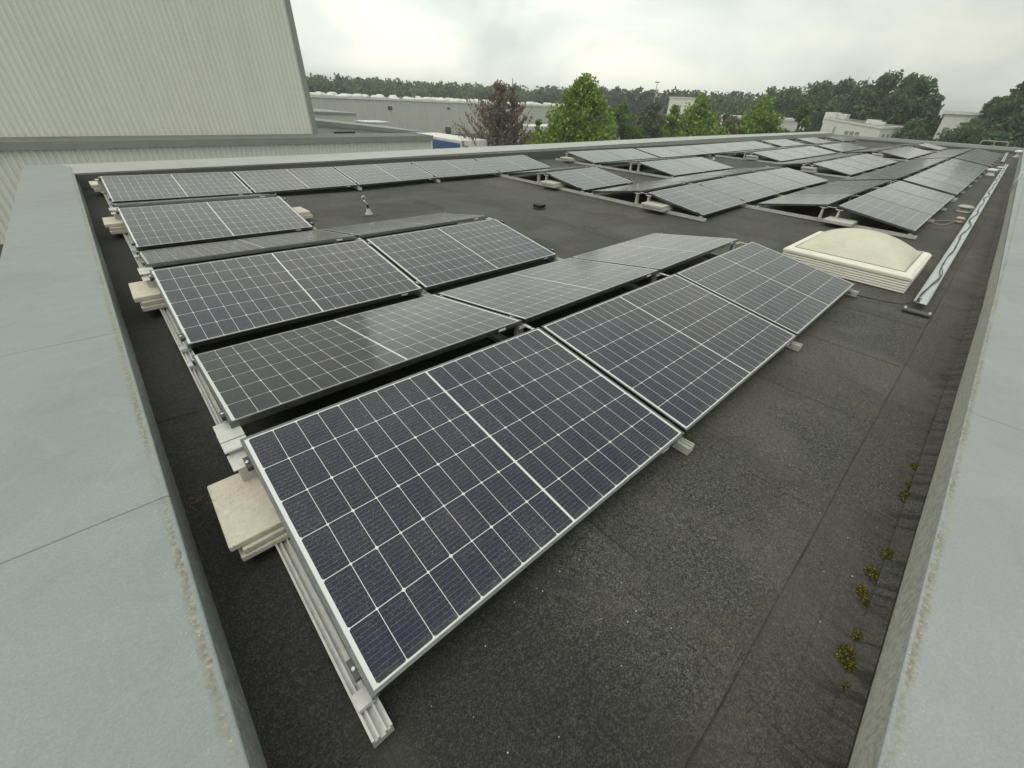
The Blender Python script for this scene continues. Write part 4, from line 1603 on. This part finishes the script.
def np_mesh(name, v, mat):
    nf = len(v) // 4
    me = bpy.data.meshes.new(name)
    me.vertices.add(len(v))
    me.vertices.foreach_set('co', v.astype(np.float32).ravel())
    me.loops.add(len(v))
    me.loops.foreach_set('vertex_index', np.arange(len(v), dtype=np.int32))
    me.polygons.add(nf)
    me.polygons.foreach_set('loop_start', np.arange(0, 4 * nf, 4, dtype=np.int32))
    me.polygons.foreach_set('loop_total', np.full(nf, 4, dtype=np.int32))
    me.materials.append(mat)
    me.update(calc_edges=True)
    me.validate()
    return me


def crown_lobes(rs, h0, h1, r_, shape, n):
    """lobe centres and radii inside a crown envelope"""
    cs, rr_ = [], []
    for _ in range(n):
        t_ = rs.random_sample()
        if shape == 'oval':
            w = math.sin(math.pi * (0.12 + 0.80 * t_)) ** 0.7
        elif shape == 'egg':
            w = min(1.0, 0.78 + t_ * 1.1) if t_ < 0.2 else max(0.06, 1 - ((t_ - 0.2) / 0.82) ** 1.55)
        elif shape == 'cone':
            w = (1 - t_) ** 0.75 * 0.95 + 0.08
        else:
            w = math.sqrt(max(0.0, 1 - ((t_ - 0.3) / 0.72) ** 2)) if t_ > 0.3 else 0.8 + t_ * 0.65
        a = rs.uniform(0, 2 * math.pi)
        q = rs.random_sample() ** 0.5 * 0.80
        lr = r_ * (rs.uniform(0.30, 0.46) if shape == 'dome' else rs.uniform(0.13, 0.34)) * (0.5 + 0.5 * w)
        cs.append((math.cos(a) * q * w * r_, math.sin(a) * q * w * r_, h0 + (h1 - h0) * t_ * 0.97 - lr * 0.5 * t_))
        rr_.append(lr)
    return np.array(cs), np.array(rr_)


def trunk_mesh(rs, h, r0, crown, k):
    b = MB()
    b.tube([(0, 0, 0), (0.05, 0.02, h * 0.35), (-0.03, 0.05, h * 0.7), (0, 0, h * 0.93)], [r0, r0 * 0.75, r0 * 0.45, r0 * 0.12], 8)
    for i in rs.choice(len(crown), min(k, len(crown)), replace=False):
        c = crown[i]
        z0 = max(h * 0.15, c[2] * 0.55)
        m_ = Vector((c[0] * 0.45, c[1] * 0.45, (z0 + c[2]) / 2 + 0.05 * h))
        b.tube([(0, 0, z0), m_, tuple(c)], [r0 * 0.38, r0 * 0.24, r0 * 0.06], 5, caps=False)
    return b


def tree(name, label, x, y, h, r_, mat, seed, shape='oval', n=6000, leaf=0.14, lobes=40, group=None, h0=0.12, cat='tree', base=GROUND, flat=0.85):
    rs = np.random.RandomState(seed)
    o = thing(name, label, cat, (x, y, base), group)
    c, lr = crown_lobes(rs, h * h0, h, r_, shape, lobes)
    v = leaf_cards(rs, c, lr, n, leaf, flat)
    me = np_mesh('crown', v, M[mat])
    cr_ = bpy.data.objects.new('crown', me)
    COL.objects.link(cr_)
    cr_.parent = o
    trunk_mesh(rs, h, max(0.10, h * 0.022), c, 14).build('trunk', M['bark'], o, smooth=True)
    return o


def pine(name, label, x, y, h, r_, mat, seed, n_br=110, group=None):
    """conifer whose branches sweep up at the tips"""
    rs = np.random.RandomState(seed)
    o = thing(name, label, 'tree', (x, y, GROUND), group)
    wood = MB().tube([(0, 0, 0), (0.04, 0, h * 0.5), (0, 0.03, h)], [0.17, 0.10, 0.02], 8)
    V = []
    tips = [(0.0, 0.0, 1.0), (-0.34, 0.28, 0.93)]
    for k in range(n_br):
        t_ = rs.random_sample() ** 0.85
        z0 = h * (0.06 + 0.90 * t_)
        ln = r_ * (1.08 - t_ ** 1.3) * rs.uniform(0.6, 1.12) + 0.15
        a = rs.uniform(0, 2 * math.pi)
        rise = ln * rs.uniform(0.35, 0.75)
        pts = []
        for q in np.linspace(0, 1, 6):
            pts.append((math.cos(a) * ln * q, math.sin(a) * ln * q, z0 - 0.12 * ln * math.sin(q * 2.2) + rise * q ** 2.3))
        wood.tube(pts, [0.035, 0.03, 0.025, 0.02, 0.014, 0.008], 4, caps=False)
        pa = np.array(pts)
        nn = int(46 * ln / r_ + 12)
        q = rs.uniform(0.22, 1.02, nn) * 5
        i0 = np.clip(q.astype(int), 0, 4)
        fr_ = (q - i0)[:, None]
        c = pa[i0] * (1 - fr_) + pa[i0 + 1] * fr_ + rs.normal(size=(nn, 3)) * 0.075
        a_ = rs.normal(size=(nn, 3)) * 0.55 + np.array((0, 0, 1.0))
        a_ /= np.linalg.norm(a_, axis=1)[:, None]
        b_ = np.cross(a_, rs.normal(size=(nn, 3)))
        b_ /= np.linalg.norm(b_, axis=1)[:, None]
        s = rs.uniform(0.07, 0.15, nn)[:, None]
        V.append(np.stack((c - a_ * s, c - b_ * s * 0.45, c + a_ * s, c + b_ * s * 0.45), axis=1).reshape(-1, 3))
    me = np_mesh('crown', np.concatenate(V), M[mat])
    cr_ = bpy.data.objects.new('crown', me)
    COL.objects.link(cr_)
    cr_.parent = o
    wood.build('trunk', M['bark'], o, smooth=True)
    return o


pine('pine_tree', 'reddish-brown pine with upswept branches behind the back parapet', 24.3, 28.6, 7.1, 3.8, 'needle_brown', 3, 200)
pine('pine_tree', 'slimmer second stem of the brown pine rising on its right', 25.9, 28.9, 7.3, 1.5, 'needle_brown', 9, 55)
TG = 'roadside trees behind the back parapet'
tree('broadleaf_tree', 'large bright green leafy tree, tallest beyond the back parapet', 25.9, 21.6, 7.6, 4.3, 'leaf_bright', 21, 'egg', 24000, 0.12, 85, TG)
tree('broadleaf_tree', 'small bright green sapling at the left foot of the large green tree', 24.3, 24.4, 5.2, 1.2, 'leaf_bright', 22, 'cone', 2500, 0.11, 16, TG)
tree('broadleaf_tree', 'round light green tree just right of the large bright green tree', 37.4, 26.1, 6.3, 2.5, 'leaf_mid', 23, 'oval', 4000, 0.13, 26, TG)
tree('broadleaf_tree', 'grey-green feathery tree between two greener ones', 43.8, 27.3, 6.5, 3.6, 'leaf_grey', 24, 'egg', 9500, 0.15, 34, TG)
tree('broadleaf_tree', 'green tree with a broad crown in the centre right of the row', 38.9, 19.8, 7.1, 4.2, 'leaf_bright', 25, 'egg', 15000, 0.13, 60, TG)
tree('broadleaf_tree', 'narrow green tree leaning against the broad-crowned one on its left', 36.6, 20.7, 6.2, 2.1, 'leaf_bright', 26, 'egg', 5000, 0.12, 24, TG)
tree('broadleaf_tree', 'thin brownish tree right of the broad green crown', 42.2, 17.7, 5.5, 2.1, 'leaf_brown', 27, 'oval', 5000, 0.12, 26, TG)
tree('broadleaf_tree', 'yellow-green tree before the low white building', 42.8, 16.0, 7.4, 3.3, 'leaf_bright', 28, 'egg', 11500, 0.13, 50, TG)
tree('broadleaf_tree', 'brownish low tree between the two rightmost roadside trees', 44.0, 14.6, 5.4, 1.5, 'leaf_brown', 29, 'oval', 2600, 0.12, 20, TG)
tree('broadleaf_tree', 'rightmost green roadside tree beside the white office building', 47.7, 14.3, 6.8, 2.7, 'leaf_mid', 30, 'egg', 7000, 0.14, 30, TG)
tree('broadleaf_tree', 'dull green tree filling the gap behind the thin brownish tree', 50.0, 22.5, 6.4, 3.2, 'leaf_grey', 31, 'egg', 8000, 0.17, 34, TG)

RG = 'dark trees beyond the far right end of the roof'
RT = [(93.5, 34.8, 9.9, 3.6, 'leaf_dark', 'leftmost dark tree of the right-hand grove'), (86.0, 29.0, 9.6, 3.8, 'leaf_dark', 'second dark tree of the grove, behind the yellow-green roadside tree'),
      (84.0, 24.5, 10.4, 3.6, 'leaf_dark', 'dark grove tree behind the white office roof left half'), (81.5, 20.8, 10.5, 3.4, 'leaf_dark', 'dark grove tree above the middle of the white office'),
      (79.5, 17.6, 11.3, 3.2, 'leaf_dark', 'tallest dark tree of the grove'), (77.5, 14.6, 11.3, 3.0, 'leaf_dark', 'tall dark tree right beside the tallest one'),
      (76.0, 12.2, 10.7, 2.6, 'leaf_dark', 'dark tree with a crooked top right of the tallest ones'), (73.5, 10.2, 10.4, 2.2, 'leaf_dark', 'slender dark tree at the right edge of the grove'),
      (72.0, 8.4, 8.6, 1.5, 'leaf_dark', 'small dark tree closing the grove on its right'),
      (68.0, 1.2, 9.6, 2.6, 'leaf_dark', 'large dark tree at the right picture edge'), (69.8, 3.0, 8.5, 1.9, 'leaf_dark', 'rounded dark tree left of the one at the picture edge'),
      (73.0, -1.5, 10.8, 3.4, 'leaf_dark', 'tall dark tree partly outside the right picture edge')]
for k, (x, y, h, r_, mt_, lb) in enumerate(RT):
    tree('dark_tree', lb, x, y, h, r_ * 1.1, mt_, 60 + k, 'dome', 7500, 0.24, 60, RG, h0=0.1)
BG = 'low bushes at the foot of the dark trees'
for k, (x, y, h, r_, lb) in enumerate([(56.5, 3.4, 6.4, 2.3, 'leafy dark green bush in front of the pale distant building'), (54.9, 1.2, 5.6, 1.8, 'broad dark bush at the far right end of the roof'),
                                      (60.5, 7.2, 5.6, 1.3, 'rounded bush right of the white office building end'), (64.5, 8.4, 6.3, 1.6, 'rounded bush in shade behind the white office corner'),
                                      (57.5, -1.4, 6.2, 2.2, 'dark bush at the right picture edge under the tall trees')]):
    tree('bush', lb, x, y, h, r_, 'leaf_dark', 90 + k, 'dome', 4200, 0.17, 34, BG, h0=0.03, cat='bush')


def wood(name, label, mat, az0, az1, d0, d1, n_t, hfun, seed, cards=260, size=0.6, rad=3.4):
    rs = np.random.RandomState(seed)
    V = []
    for i in range(n_t):
        az = R(rs.uniform(az0, az1))
        d = rs.uniform(d0, d1)
        x, y = d * math.sin(az), d * math.cos(az)
        h = hfun(math.degrees(az), rs) * (0.9 + 0.1 * (d - d0) / (d1 - d0))
        c, lr = crown_lobes(rs, h * 0.15, h, rad, 'dome', 12)
        v = leaf_cards(rs, c, lr, cards, size, 1.0)
        V.append(v + np.array((x, y, GROUND)))
    o = bpy.data.objects.new(name, np_mesh(name, np.concatenate(V), M[mat]))
    COL.objects.link(o)
    return tag(o, label, 'forest', kind='stuff')


wood('forest', 'distant mixed green forest behind the long warehouse', 'leaf_dark', 12, 52, 150, 185, 260, lambda a, rs: 9.6 + rs.uniform(-0.8, 0.8) + (0.6 if a > 44 else 0), 5, 300, 0.6, 4.6)
wood('pine_wood', 'distant dusky pine wood in the middle of the skyline', 'needle_grey', 49, 68, 132, 160, 170, lambda a, rs: 10.2 + rs.uniform(-0.9, 0.8), 6, 260, 0.5, 3.6)
wood('mixed_wood', 'distant green wood below the right-hand skyline', 'leaf_dark', 60, 96, 105, 140, 200, lambda a, rs: 9.0 + rs.uniform(-1.0, 1.2) - (2.4 if a > 81 else 0), 8, 260, 0.55, 4.2)

# ------------------------------------------------------------------ humid air
hm = bpy.data.materials.new('haze')
hm.use_nodes = True
hm.node_tree.nodes.clear()
ho = hm.node_tree.nodes.new('ShaderNodeOutputMaterial')
hv = hm.node_tree.nodes.new('ShaderNodeVolumePrincipled')
hv.inputs['Color'].default_value = (0.90, 0.93, 0.92, 1)
hv.inputs['Density'].default_value = 0.0014
hv.inputs['Anisotropy'].default_value = 0.2
hm.node_tree.links.new(hv.outputs[0], ho.inputs['Volume'])
hz = MB().box((-420, -520, GROUND - 1.2), (1220, 1020, 14)).build('haze', hm)
tag(hz, kind='stuff')
